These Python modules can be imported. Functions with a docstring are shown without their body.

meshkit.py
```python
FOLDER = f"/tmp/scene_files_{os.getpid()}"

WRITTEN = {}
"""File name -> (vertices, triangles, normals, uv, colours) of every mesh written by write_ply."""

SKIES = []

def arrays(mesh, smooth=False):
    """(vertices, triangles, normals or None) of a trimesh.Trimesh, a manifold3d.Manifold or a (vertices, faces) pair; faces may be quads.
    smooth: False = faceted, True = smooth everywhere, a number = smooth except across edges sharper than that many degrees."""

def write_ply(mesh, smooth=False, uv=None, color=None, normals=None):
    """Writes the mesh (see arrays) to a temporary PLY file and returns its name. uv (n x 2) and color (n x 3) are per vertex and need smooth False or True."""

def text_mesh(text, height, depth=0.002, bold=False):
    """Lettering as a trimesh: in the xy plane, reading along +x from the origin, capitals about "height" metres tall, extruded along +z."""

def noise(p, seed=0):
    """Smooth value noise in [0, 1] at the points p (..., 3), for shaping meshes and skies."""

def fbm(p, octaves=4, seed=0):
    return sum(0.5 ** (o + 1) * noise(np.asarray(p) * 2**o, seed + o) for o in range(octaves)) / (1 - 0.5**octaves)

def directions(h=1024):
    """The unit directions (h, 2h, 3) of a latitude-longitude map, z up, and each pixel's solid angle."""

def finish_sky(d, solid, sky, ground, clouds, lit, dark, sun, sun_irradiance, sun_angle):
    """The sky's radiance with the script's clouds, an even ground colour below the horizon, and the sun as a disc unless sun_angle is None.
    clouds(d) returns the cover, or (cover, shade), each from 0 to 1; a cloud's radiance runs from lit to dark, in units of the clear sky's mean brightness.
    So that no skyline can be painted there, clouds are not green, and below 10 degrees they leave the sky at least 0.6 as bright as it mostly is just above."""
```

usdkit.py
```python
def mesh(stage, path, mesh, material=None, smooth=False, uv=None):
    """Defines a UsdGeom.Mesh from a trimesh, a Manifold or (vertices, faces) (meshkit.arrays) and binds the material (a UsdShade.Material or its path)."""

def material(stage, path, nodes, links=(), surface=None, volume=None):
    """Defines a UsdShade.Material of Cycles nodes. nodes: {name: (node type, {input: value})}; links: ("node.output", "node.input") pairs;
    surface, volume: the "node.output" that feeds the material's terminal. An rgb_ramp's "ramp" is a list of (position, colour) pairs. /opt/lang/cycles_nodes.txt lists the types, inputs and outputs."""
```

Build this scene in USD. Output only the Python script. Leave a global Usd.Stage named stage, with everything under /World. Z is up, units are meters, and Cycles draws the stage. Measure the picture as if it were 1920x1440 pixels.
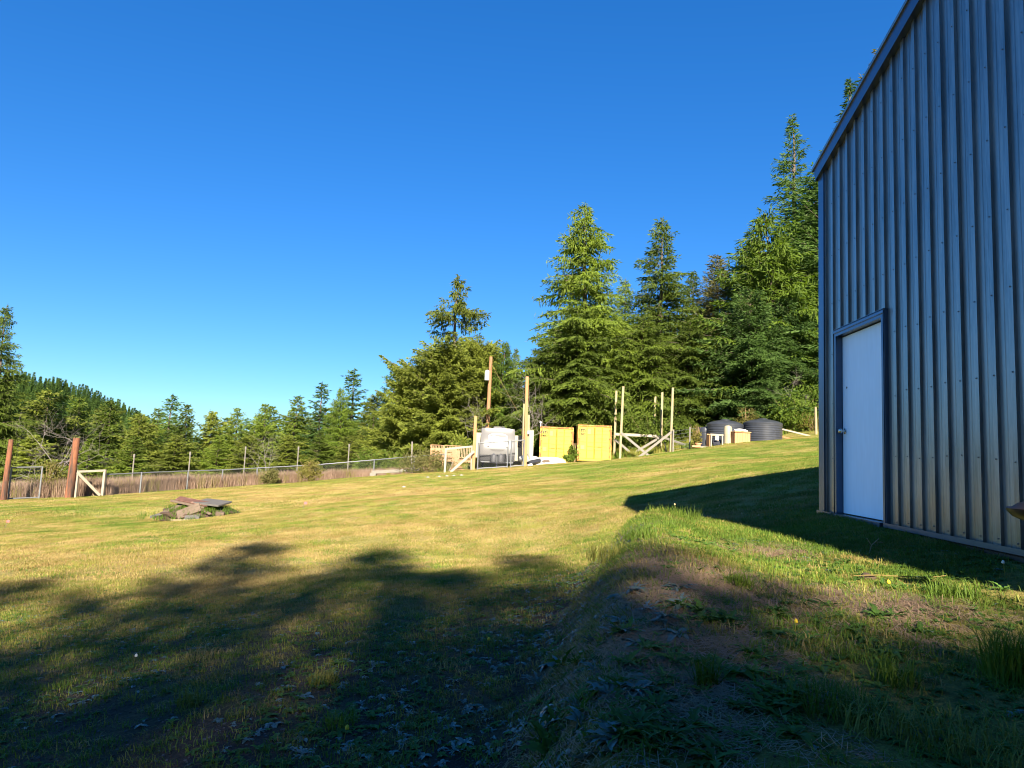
import math, random
import numpy as np
import trimesh
import usdkit, meshkit
from scipy.interpolate import RBFInterpolator
from pxr import Usd, UsdGeom, UsdLux, UsdShade, Gf, Sdf, Vt

stage = Usd.Stage.CreateInMemory()
UsdGeom.SetStageUpAxis(stage, UsdGeom.Tokens.z)
UsdGeom.SetStageMetersPerUnit(stage, 1.0)
world = UsdGeom.Xform.Define(stage, '/World')
stage.SetDefaultPrim(world.GetPrim())
UsdGeom.Scope.Define(stage, '/World/Looks')

# ------------------------------------------------------------------ camera, sky, sun, exposure
EYE = 1.6
FPX, PW, PH = 1300.0, 1920.0, 1440.0          # focal length in photo pixels
PITCH, ROLL = math.radians(5.93), math.radians(2.5)
cp, sp, cr, sr = math.cos(PITCH), math.sin(PITCH), math.cos(ROLL), math.sin(ROLL)
FWD = np.array([0, cp, sp]); U0 = np.array([0, -sp, cp]); R0 = np.array([1.0, 0, 0])
RIGHT = cr * R0 + sr * U0
UP = cr * U0 - sr * R0
EYEP = np.array([0, 0, EYE])
cam = UsdGeom.Camera.Define(stage, '/World/camera')
cam.AddTransformOp().Set(Gf.Matrix4d(*RIGHT, 0, *UP, 0, *(-FWD), 0, *EYEP, 1))
cam.CreateHorizontalApertureAttr(36.0)
cam.CreateVerticalApertureAttr(27.0)
cam.CreateFocalLengthAttr(36.0 * FPX / PW)
cam.CreateClippingRangeAttr(Gf.Vec2f(0.05, 6000))
cam.CreateExposureAttr(2.0)

SUN_AZ, SUN_EL = math.radians(173.8), math.radians(30.0)   # azimuth = atan2(x, y) of the direction to the sun
SUN = np.array([math.sin(SUN_AZ) * math.cos(SUN_EL), math.cos(SUN_AZ) * math.cos(SUN_EL), math.sin(SUN_EL)])
SKY_TINT = (0.65, 1.03, 1.46)
dome = UsdLux.DomeLight.Define(stage, '/World/sky')
dome.CreateIntensityAttr(1.0)
skymat = usdkit.material(stage, '/World/Looks/sky', {
    'sky': ('sky_texture', {'sky_type': 'single_scattering', 'sun_disc': False, 'sun_elevation': SUN_EL, 'sun_rotation': SUN_AZ,
                            'altitude': 300.0, 'air_density': 1.0, 'aerosol_density': 0.1, 'ozone_density': 3.0}),
    'gam': ('gamma', {'gamma': 0.72}), 'sat': ('hsv', {'saturation': 1.55}),          # the camera's picture style: softer sky gradient, fuller blue
    'wb': ('mix', {'mix_type': 'multiply', 'fac': 1.0, 'color2': SKY_TINT}),
    'bg': ('background_shader', {'strength': 0.05})}, [('sky.color', 'gam.color'), ('gam.color', 'sat.color'), ('sat.color', 'wb.color1'), ('wb.color', 'bg.color')], surface='bg.background')
UsdShade.MaterialBindingAPI.Apply(dome.GetPrim()).Bind(skymat)
dome.GetPrim().SetCustomDataByKey('kind', 'structure')
sun = UsdLux.DistantLight.Define(stage, '/World/sun')
sun.CreateIntensityAttr(1.25); sun.CreateAngleAttr(0.53); sun.CreateNormalizeAttr(True)
sun.CreateColorAttr(Gf.Vec3f(1.0, 0.90, 0.74))
zz = SUN; xx = np.cross([0, 0, 1.0], zz); xx /= np.linalg.norm(xx); yy = np.cross(zz, xx)
sun.AddTransformOp().Set(Gf.Matrix4d(*xx, 0, *yy, 0, *zz, 0, *(SUN * 50), 1))

# ------------------------------------------------------------------ helpers
def ray(u, v):
    d = FWD + RIGHT * (u - PW / 2) / FPX - UP * (v - PH / 2) / FPX
    return d / d[1]

def at(u, v, Y):
    """World point seen at photo pixel (u, v) at the distance Y in front."""
    return EYEP + ray(u, v) * Y

NAMES = {}
def numbered(parent, name):
    k = NAMES.get((parent, name), -1) + 1
    NAMES[(parent, name)] = k
    return f'{parent}/{name}' if k == 0 else f'{parent}/{name}_{k:03d}'

def pathof(p):
    return '/World' if p is None else (p if isinstance(p, str) else str(p.GetPath()))

def tag(o, label=None, cat=None, group=None, kind=None):
    o = o.GetPrim() if hasattr(o, 'GetPrim') else o
    for k, v in (('label', label), ('category', cat), ('group', group), ('kind', kind)):
        if v:
            o.SetCustomDataByKey(k, v)
    return o

def obj(name, mesh, mat, parent=None, smooth=False):
    m = usdkit.mesh(stage, numbered(pathof(parent), name), mesh, M[mat] if isinstance(mat, str) else mat, smooth=smooth)
    m.CreateDoubleSidedAttr(True)
    return m.GetPrim()

def thing(name, label, cat, loc=(0, 0, 0), rotz=0.0, group=None, scale=None, rot=None, parent=None):
    x = UsdGeom.Xform.Define(stage, numbered(pathof(parent), name))
    x.AddTranslateOp().Set(Gf.Vec3d(*map(float, loc)))
    if rot is not None:
        x.AddRotateXYZOp().Set(Gf.Vec3f(*map(float, rot)))
    else:
        x.AddRotateZOp().Set(math.degrees(rotz))
    if scale is not None:
        x.AddScaleOp().Set(Gf.Vec3f(*(map(float, scale) if np.ndim(scale) else [float(scale)] * 3)))
    return tag(x.GetPrim(), label, cat, group)

def kind_class(name):
    """A class prim that copies refer to."""
    return stage.CreateClassPrim(numbered('/World', name))

def copy_of(cls, name, label, cat, loc, rotz=0.0, group=None, scale=None, rot=None):
    p = thing(name, label, cat, loc, rotz, group, scale, rot)
    p.GetReferences().AddInternalReference(cls.GetPath())
    p.SetInstanceable(True)
    return p

class MB:
    """Collects shapes into one mesh."""
    def __init__(self): self.v, self.f, self.n = [], [], 0
    def add(self, v, f):
        v = np.asarray(v, float); f = np.asarray(f, int)
        if f.shape[1] == 4:
            f = np.vstack([f[:, [0, 1, 2]], f[:, [0, 2, 3]]])
        self.v.append(v); self.f.append(f + self.n); self.n += len(v)
        return self
    def box(self, c, s, R=None):
        c = np.asarray(c, float); s = np.asarray(s, float) / 2
        v = np.array([[x, y, z] for x in (-1, 1) for y in (-1, 1) for z in (-1, 1)], float) * s
        if R is not None: v = v @ np.asarray(R).T
        f = [[0, 1, 3, 2], [4, 6, 7, 5], [0, 4, 5, 1], [2, 3, 7, 6], [0, 2, 6, 4], [1, 5, 7, 3]]
        return self.add(v + c, f)
    def cbox(self, c, s, b=0.01, R=None):
        """A box with chamfered edges."""
        h = np.asarray(s, float) / 2; b = min(b, h.min() * 0.9)
        pts = []
        for sx in (-1, 1):
            for sy in (-1, 1):
                for sz in (-1, 1):
                    for k in range(3):
                        p = np.array([sx, sy, sz]) * h
                        q = p - np.array([sx, sy, sz]) * b; q[k] = p[k]
                        pts.append(q)
        hull = trimesh.convex.convex_hull(np.array(pts))
        v = np.array(hull.vertices)
        if R is not None: v = v @ np.asarray(R).T
        return self.add(v + np.asarray(c, float), hull.faces)
    def bar(self, a, b, w, h=None, up=(0, 0, 1), ch=0.0):
        """A rectangular bar from a to b."""
        a = np.asarray(a, float); b = np.asarray(b, float); h = w if h is None else h
        d = b - a; L = np.linalg.norm(d); d /= L
        up = np.asarray(up, float)
        if abs(d @ up) > 0.97: up = np.array([0, 1.0, 0])
        s = np.cross(d, up); s /= np.linalg.norm(s); n = np.cross(s, d)
        R = np.stack([s, d, n], 1)
        return self.cbox((a + b) / 2, (w, L, h), ch, R) if ch else self.box((a + b) / 2, (w, L, h), R)
    def tube(self, pts, r, sides=6, cap=True):
        pts = np.asarray(pts, float); n = len(pts)
        r = np.broadcast_to(np.asarray(r, float), (n,))
        d = np.gradient(pts, axis=0); d /= np.maximum(np.linalg.norm(d, axis=1, keepdims=True), 1e-9)
        ref = np.array([0, 0, 1.0]) if abs(d[0, 2]) < 0.9 else np.array([1.0, 0, 0])
        s = np.cross(d, ref); s /= np.maximum(np.linalg.norm(s, axis=1, keepdims=True), 1e-9)
        t = np.cross(d, s)
        a = np.arange(sides) * 2 * np.pi / sides
        v = pts[:, None] + r[:, None, None] * (np.cos(a)[None, :, None] * s[:, None] + np.sin(a)[None, :, None] * t[:, None])
        v = v.reshape(-1, 3)
        i, j = np.meshgrid(np.arange(n - 1), np.arange(sides), indexing='ij')
        i, j = i.ravel(), j.ravel(); k = (j + 1) % sides
        f = np.stack([i * sides + j, i * sides + k, (i + 1) * sides + k, (i + 1) * sides + j], 1)
        self.add(v, f)
        if cap:
            for e, base in ((0, 0), (n - 1, (n - 1) * sides)):
                self.add(np.vstack([v[base:base + sides], pts[e]]), [[q, (q + 1) % sides, sides] for q in range(sides)])
        return self
    def lathe(self, prof, seg=32, c=(0, 0, 0)):
        """prof: (r, z) pairs from bottom to top."""
        prof = np.asarray(prof, float); n = len(prof)
        a = np.arange(seg) * 2 * np.pi / seg
        v = np.stack([prof[:, None, 0] * np.cos(a), prof[:, None, 0] * np.sin(a), np.repeat(prof[:, 1:2], seg, 1)], -1).reshape(-1, 3)
        i, j = np.meshgrid(np.arange(n - 1), np.arange(seg), indexing='ij')
        i, j = i.ravel(), j.ravel(); k = (j + 1) % seg
        f = np.stack([i * seg + j, i * seg + k, (i + 1) * seg + k, (i + 1) * seg + j], 1)
        return self.add(v + np.asarray(c, float), f)
    def prism(self, poly, y0, y1):
        """A convex or simple polygon of (x, z) points extruded along y."""
        from shapely.geometry import Polygon
        m = trimesh.creation.extrude_polygon(Polygon(poly), y1 - y0, engine='earcut')
        v = np.array(m.vertices)
        v = np.stack([v[:, 0], y1 - v[:, 2], v[:, 1]], 1)
        return self.add(v, m.faces)
    def mesh(self):
        return (np.vstack(self.v), np.vstack(self.f))
    def build(self, name, mat, parent=None, smooth=False):
        return obj(name, self.mesh(), mat, parent, smooth)

def rz(a):
    c, s = math.cos(a), math.sin(a)
    return np.array([[c, -s, 0], [s, c, 0], [0, 0, 1.0]])
def rx(a):
    c, s = math.cos(a), math.sin(a)
    return np.array([[1.0, 0, 0], [0, c, -s], [0, s, c]])
def ry(a):
    c, s = math.cos(a), math.sin(a)
    return np.array([[c, 0, s], [0, 1.0, 0], [-s, 0, c]])

# ------------------------------------------------------------------ materials
M = {}
def plain(name, color, rough=0.6, metal=0.0, var=0.12, scale=6.0, spec=0.4, bump=0.0, bscale=60.0, stretch=(1, 1, 1), dirt=None, dirt_scale=1.5, dirt_at=(0.55, 0.75)):
    """A painted, wooden or metal surface: mottled colour, optional stains and fine relief, in the object's own coordinates."""
    c = np.asarray(color, float)
    nodes = {'tc': ('texture_coordinate', {}), 'mp': ('mapping', {'scale': stretch}),
             'n': ('noise_texture', {'scale': scale, 'detail': 5.0, 'roughness': 0.6}),
             'r': ('rgb_ramp', {'ramp': [(0.25, tuple(c * (1 - var))), (0.5, tuple(c)), (0.75, tuple(np.minimum(c * (1 + var), 0.95)))]}),
             'p': ('principled_bsdf', {'roughness': rough, 'metallic': metal, 'specular_ior_level': spec})}
    links = [('tc.object', 'mp.vector'), ('mp.vector', 'n.vector'), ('n.fac', 'r.fac')]
    out = 'r.color'
    if dirt is not None:
        nodes['n2'] = ('noise_texture', {'scale': dirt_scale, 'detail': 8.0, 'roughness': 0.7})
        nodes['r2'] = ('rgb_ramp', {'ramp': [(dirt_at[0], (0, 0, 0)), (dirt_at[1], (1, 1, 1))]})
        nodes['mx'] = ('mix', {'color2': dirt})
        links += [('mp.vector', 'n2.vector'), ('n2.fac', 'r2.fac'), ('r2.color', 'mx.fac'), (out, 'mx.color1')]
        out = 'mx.color'
    links.append((out, 'p.base_color'))
    if bump:
        nodes['nb'] = ('noise_texture', {'scale': bscale, 'detail': 4.0})
        nodes['b'] = ('bump', {'strength': bump, 'distance': 0.01})
        links += [('mp.vector', 'nb.vector'), ('nb.fac', 'b.height'), ('b.normal', 'p.normal')]
    M[name] = usdkit.material(stage, f'/World/Looks/{name}', nodes, links, surface='p.BSDF')

def leafy(name, dark, mid, light, trans=0.46, rough=0.6, scale=0.6, spec=0.2):
    """Foliage: colour varies by clump, by leaf and by plant; light passes through."""
    nodes = {'g': ('geometry', {}), 'oi': ('object_info', {}),
             'n': ('noise_texture', {'scale': scale, 'detail': 3.0}),
             'a': ('math', {'math_type': 'multiply_add', 'value2': 0.45, 'value3': 0.0}),
             'a2': ('math', {'math_type': 'multiply_add', 'value2': 0.55}),
             'a3': ('math', {'math_type': 'multiply_add', 'value2': 0.22}),
             'r': ('rgb_ramp', {'ramp': [(0.28, dark), (0.58, mid), (0.92, light)]}),
             'p': ('principled_bsdf', {'roughness': rough, 'specular_ior_level': spec}),
             't': ('translucent_bsdf', {}),
             'h': ('hsv', {'value': 1.3, 'saturation': 1.1}),
             'm': ('mix_closure', {'fac': trans})}
    links = [('g.position', 'n.vector'), ('g.random_per_island', 'a.value1'), ('n.fac', 'a2.value1'), ('a.value', 'a2.value3'),
             ('oi.random', 'a3.value1'), ('a2.value', 'a3.value3'), ('a3.value', 'r.fac'), ('r.color', 'p.base_color'),
             ('r.color', 'h.color'), ('h.color', 't.color'), ('p.BSDF', 'm.closure1'), ('t.BSDF', 'm.closure2')]
    M[name] = usdkit.material(stage, f'/World/Looks/{name}', nodes, links, surface='m.closure')

leafy('hemlock_green', (0.07, 0.101, 0.015), (0.198, 0.264, 0.035), (0.348, 0.412, 0.062), scale=0.5)
leafy('fir_green', (0.045, 0.083, 0.02), (0.12, 0.198, 0.043), (0.225, 0.312, 0.075), scale=0.5)
leafy('olive_green', (0.099, 0.121, 0.019), (0.237, 0.273, 0.042), (0.378, 0.402, 0.077), scale=0.4)
leafy('spruce_brown', (0.081, 0.077, 0.025), (0.181, 0.175, 0.056), (0.3, 0.263, 0.1), scale=0.4)
leafy('bright_green', (0.065, 0.110, 0.014), (0.150, 0.210, 0.026), (0.240, 0.300, 0.050), scale=0.8)
leafy('yellow_shrub', (0.090, 0.085, 0.018), (0.210, 0.190, 0.045), (0.330, 0.300, 0.100), scale=0.8)
leafy('blade_green', (0.073, 0.121, 0.014), (0.157, 0.239, 0.029), (0.253, 0.344, 0.051), trans=0.3, scale=1.2)
leafy('blade_dry', (0.228, 0.158, 0.053), (0.4, 0.31, 0.119), (0.538, 0.446, 0.198), trans=0.2, scale=1.2)
leafy('blade_olive', (0.157, 0.15, 0.029), (0.293, 0.278, 0.056), (0.419, 0.389, 0.102), trans=0.25, scale=1.2)
leafy('straw', (0.19, 0.125, 0.085), (0.34, 0.24, 0.175), (0.46, 0.35, 0.27), trans=0.15, scale=0.7)
leafy('weed_leaf', (0.050, 0.105, 0.018), (0.110, 0.205, 0.036), (0.180, 0.300, 0.060), trans=0.35, rough=0.55, spec=0.25, scale=2.0)
leafy('pale_weed_leaf', (0.085, 0.130, 0.105), (0.150, 0.210, 0.180), (0.240, 0.300, 0.270), trans=0.2, rough=0.32, spec=0.6, scale=2.0)
plain('bark', (0.10, 0.075, 0.055), 0.9, var=0.4, scale=8, stretch=(3, 3, 0.5), bump=0.5)
plain('grey_bark', (0.18, 0.155, 0.135), 0.85, var=0.3, scale=6, stretch=(3, 3, 0.6))

# galvanised sheet of the big building
M['wall_steel'] = usdkit.material(stage, '/World/Looks/wall_steel', {
    'tc': ('texture_coordinate', {}), 'mp': ('mapping', {'scale': (1, 1, 0.12)}),
    'n': ('noise_texture', {'scale': 9.0, 'detail': 6.0, 'roughness': 0.65}),
    'r': ('rgb_ramp', {'ramp': [(0.3, (0.19, 0.184, 0.178)), (0.55, (0.27, 0.26, 0.25)), (0.75, (0.335, 0.32, 0.30))]}),
    'n2': ('noise_texture', {'scale': 2.2, 'detail': 8.0, 'roughness': 0.75}),
    'r2': ('rgb_ramp', {'ramp': [(0.52, (0, 0, 0)), (0.82, (0.55, 0.55, 0.55))]}),
    'mx': ('mix', {'color2': (0.20, 0.18, 0.16)}),
    'sz': ('separate_xyz', {}), 'mz': ('map_range', {'from_min': 0.02, 'from_max': 0.38, 'to_min': 0.75, 'to_max': 0.0, 'clamp': True}), 'nm': ('noise_texture', {'scale': 14.0, 'detail': 6.0, 'roughness': 0.75}), 'mm': ('math', {'math_type': 'multiply'}), 'mud': ('mix', {'color2': (0.13, 0.095, 0.065)}),
    'rr': ('map_range', {'from_min': 0.3, 'from_max': 0.7, 'to_min': 0.24, 'to_max': 0.36}),
    'nb': ('noise_texture', {'scale': 2.5, 'detail': 2.0}), 'b': ('bump', {'strength': 0.12, 'distance': 0.02}),
    'p': ('principled_bsdf', {'metallic': 0.82})},
    [('tc.object', 'mp.vector'), ('mp.vector', 'n.vector'), ('n.fac', 'r.fac'), ('mp.vector', 'n2.vector'), ('n2.fac', 'r2.fac'),
     ('r2.color', 'mx.fac'), ('r.color', 'mx.color1'), ('tc.object', 'sz.vector'), ('sz.z', 'mz.value'), ('tc.object', 'nm.vector'), ('mz.result', 'mm.value1'), ('nm.fac', 'mm.value2'), ('mm.value', 'mud.fac'), ('mx.color', 'mud.color1'), ('mud.color', 'p.base_color'), ('n.fac', 'rr.value'), ('rr.result', 'p.roughness'),
     ('tc.object', 'nb.vector'), ('nb.fac', 'b.height'), ('b.normal', 'p.normal')], surface='p.BSDF')
plain('trim_steel', (0.085, 0.115, 0.165), 0.28, metal=0.75, var=0.08)
plain('door_paint', (0.60, 0.69, 0.78), 0.42, var=0.05, scale=3, stretch=(1, 6, 1), dirt=(0.40, 0.38, 0.35), dirt_scale=14, dirt_at=(0.66, 0.80))
plain('rubber_black', (0.012, 0.012, 0.013), 0.7)
plain('screw_steel', (0.10, 0.10, 0.10), 0.5, metal=0.5)
plain('chrome', (0.55, 0.54, 0.52), 0.18, metal=1.0, var=0.03)
plain('concrete', (0.060, 0.042, 0.032), 0.9, var=0.25, scale=12, bump=0.3)
plain('new_wood', (0.36, 0.26, 0.14), 0.8, var=0.18, scale=7, stretch=(6, 6, 0.5))
plain('orange_wood', (0.30, 0.155, 0.065), 0.8, var=0.22, scale=7, stretch=(6, 6, 0.5))
plain('pole_wood', (0.26, 0.13, 0.06), 0.85, var=0.3, scale=7, stretch=(6, 6, 0.4), dirt=(0.10, 0.055, 0.035), dirt_scale=2.5)
plain('burnt_wood', (0.20, 0.075, 0.035), 0.9, var=0.4, scale=5, stretch=(5, 5, 0.5), dirt=(0.035, 0.025, 0.02), dirt_scale=1.2, dirt_at=(0.40, 0.62))
plain('pale_wood', (0.235, 0.19, 0.105), 0.8, var=0.15, scale=6, stretch=(6, 6, 0.5))
plain('grey_wood', (0.16, 0.145, 0.12), 0.85, var=0.25, scale=6, stretch=(1, 1, 6))
plain('deck_wood', (0.30, 0.175, 0.09), 0.8, var=0.2, scale=6)
plain('white_wood', (0.25, 0.215, 0.165), 0.7, var=0.1)
plain('galvanised', (0.14, 0.145, 0.15), 0.5, metal=0.3, var=0.08)
plain('wire', (0.16, 0.165, 0.17), 0.4, metal=0.7, var=0.05)
plain('container_yellow', (0.34, 0.265, 0.028), 0.5, var=0.06, scale=3, dirt=(0.34, 0.17, 0.05), dirt_scale=2.2, dirt_at=(0.62, 0.85))
plain('container_rust', (0.24, 0.105, 0.03), 0.75, var=0.35, scale=8, dirt=(0.60, 0.36, 0.05), dirt_scale=3.0, dirt_at=(0.5, 0.6))
plain('container_ink', (0.02, 0.018, 0.012), 0.7)
plain('container_faded', (0.22, 0.13, 0.014), 0.6)
plain('container_patch', (0.37, 0.29, 0.07), 0.6)
plain('trailer_grey', (0.118, 0.113, 0.108), 0.35, var=0.04, scale=2, spec=0.5)
plain('trailer_dark', (0.060, 0.060, 0.065), 0.5, var=0.1)
plain('trailer_white', (0.28, 0.25, 0.185), 0.4, var=0.05)
plain('badge_white', (0.36, 0.36, 0.35), 0.35, var=0.02)
plain('badge_grey', (0.15, 0.14, 0.135), 0.4, var=0.02)
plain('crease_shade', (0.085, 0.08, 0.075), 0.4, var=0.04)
plain('black_glass', (0.012, 0.012, 0.014), 0.08, spec=0.6)
plain('tyre', (0.02, 0.02, 0.02), 0.85)
plain('tarp_white', (0.34, 0.33, 0.31), 0.5, var=0.05, bump=0.4, bscale=9)
plain('tank_black', (0.030, 0.033, 0.042), 0.38, var=0.15, scale=2, spec=0.5, dirt=(0.06, 0.06, 0.065), dirt_scale=1.2)
plain('beige_tank', (0.29, 0.25, 0.165), 0.5, var=0.08)
plain('crate_wood', (0.38, 0.20, 0.085), 0.75, var=0.15, scale=4, stretch=(6, 6, 0.6))
plain('pot_clay', (0.50, 0.20, 0.10), 0.8)
plain('sack_white', (0.46, 0.44, 0.39), 0.7, var=0.08)
plain('cloth_dark', (0.02, 0.022, 0.03), 0.9)
plain('flag_pink', (0.55, 0.10, 0.09), 0.6)
plain('board_red', (0.095, 0.045, 0.032), 0.8, var=0.3, dirt=(0.30, 0.22, 0.16), dirt_scale=4)
plain('board_grey', (0.085, 0.078, 0.070), 0.85, var=0.25, scale=5, stretch=(1, 6, 1))
plain('board_brown', (0.105, 0.075, 0.052), 0.85, var=0.3, scale=5, stretch=(1, 6, 1))
plain('stone_white', (0.22, 0.21, 0.18), 0.8, var=0.15)
plain('soil_clod', (0.055, 0.034, 0.022), 0.95, var=0.4, scale=30, bump=0.6)
plain('dark_iron', (0.010, 0.009, 0.010), 0.35, metal=0.0, var=0.3, scale=5, spec=0.25)
plain('twig', (0.30, 0.20, 0.11), 0.9, var=0.3)
plain('rope_yellow', (0.16, 0.11, 0.03), 0.7)
plain('flower_white', (0.75, 0.72, 0.62), 0.7)
plain('flower_yellow', (0.75, 0.50, 0.03), 0.7)
plain('seed_tan', (0.42, 0.32, 0.16), 0.9)
plain('stone_grey', (0.085, 0.08, 0.078), 0.9, var=0.3)

# ------------------------------------------------------------------ terrain
WA = math.radians(3.3); WALL_D = 3.5                       # the gable wall: direction and distance from the eye
WDIR = np.array([math.sin(WA), math.cos(WA), 0]); WOUT = np.array([math.cos(WA), -math.sin(WA), 0])
def wall_pt(s, d=0.0):
    return WOUT * (WALL_D + d) + WDIR * s

PIX = [  # photo pixel of the ground, distance
    (0, 1440, 3.2), (500, 1440, 3.0), (0, 1250, 5.4), (0, 1100, 9.2), (480, 1020, 13.0), (700, 1100, 8.0), (960, 1040, 11.5), (700, 940, 21.5), (0, 1000, 20.0),
    (370, 972, 23.5), (0, 940, 38.5), (195, 930, 41.0), (350, 919, 46.0), (480, 911, 49.0), (700, 892, 52.0), (830, 886, 46.5), (905, 880, 46.5),
    (990, 874, 46.0), (1060, 868, 48.0), (1145, 865, 49.0), (1162, 861, 42.0), (1257, 849, 45.0), (1300, 842, 46.0), (1345, 834, 45.5), (1440, 828, 46.5),
    (1530, 818, 46.0), (1530, 876, 15.6), (1190, 938, 16.5), (900, 925, 24.0), (1100, 925, 19.5), (1300, 880, 27.0), (1100, 885, 34.0), (300, 960, 26.0), (850, 990, 14.5)]
ctrl = [at(*p) for p in PIX]
REL = [  # x, y, height relative to the eye
    (0, 0, -1.55), (-4, -2, -1.75), (-12, -3, -2.1), (4.0, 8.8, -0.66), (4.6, 11, -0.52), (8, 4, -0.56), (5, -3, -0.75), (14, 12, 0.4), (20, 30, 1.6), (-14, 10, -2.5), (-30, 20, -3.6),
    (-60, 40, -6.0), (-60, 70, -7.0), (-30, 62, -4.6), (-8, 62, -2.2), (2, 64, 0.6), (14, 64, 3.0), (30, 60, 6.0), (40, 40, 5.0), (60, 80, 14), (10, 100, 6.0), (-30, 100, -5.0), (-80, 110, -9.0),
    (-140, 100, -10.0), (-60, 180, -10.0), (40, 160, 20.0), (120, 120, 30.0), (0, -20, -1.5), (-30, -20, -2.6), (20, -20, -0.6), (0, -60, -1.5), (-100, -60, -5), (80, -40, 3.0), (-200, 250, -12), (100, 260, 30), (-10, 260, 2.0),
    (250, 100, 34), (-280, 0, -10), (200, -150, 5), (-150, -200, -5)]
ctrl += [np.array([x, y, z + EYE]) for x, y, z in REL]
ctrl = np.array(ctrl)
SC = 30.0
def warp(x, y):
    """Compress far distances so that the surface levels out towards the horizon."""
    r = np.hypot(x, y); k = np.where(r > 60, (60 + 60 * np.log1p(np.maximum(r - 60, 0) / 60)) / np.maximum(r, 1e-6), 1.0)
    return np.stack([x * k, y * k], -1) / SC
base_rbf = RBFInterpolator(warp(ctrl[:, 0], ctrl[:, 1]), ctrl[:, 2], kernel='thin_plate_spline', smoothing=1e-4)
def sstep(t):
    t = np.clip(t, 0, 1); return t * t * (3 - 2 * t)
def fbm2(x, y, s, octv=4, seed=0):
    p = np.stack([np.asarray(x, float) * s, np.asarray(y, float) * s, np.zeros(np.shape(x)) + 0.37], -1)
    return meshkit.fbm(p + 500.0, octv, seed)
def bank_edge(y):
    return np.interp(y, [-6, 0, 2.5, 4.0, 5.5, 7.5, 9.0, 10.5], [-0.5, -0.10, 0.16, 0.42, 0.72, 1.10, 1.42, 2.1])
def bank_mask(x, y):
    e = bank_edge(y) + 0.30 * (fbm2(x, y, 0.9, 3, 5) - 0.5)
    m = sstep((x - e) / 0.62 + 0.5)
    yend = 8.6 + 0.42 * np.maximum(0, x - 1.6)
    return m * (1 - sstep((y - yend) / 2.2 + 0.15))
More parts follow.
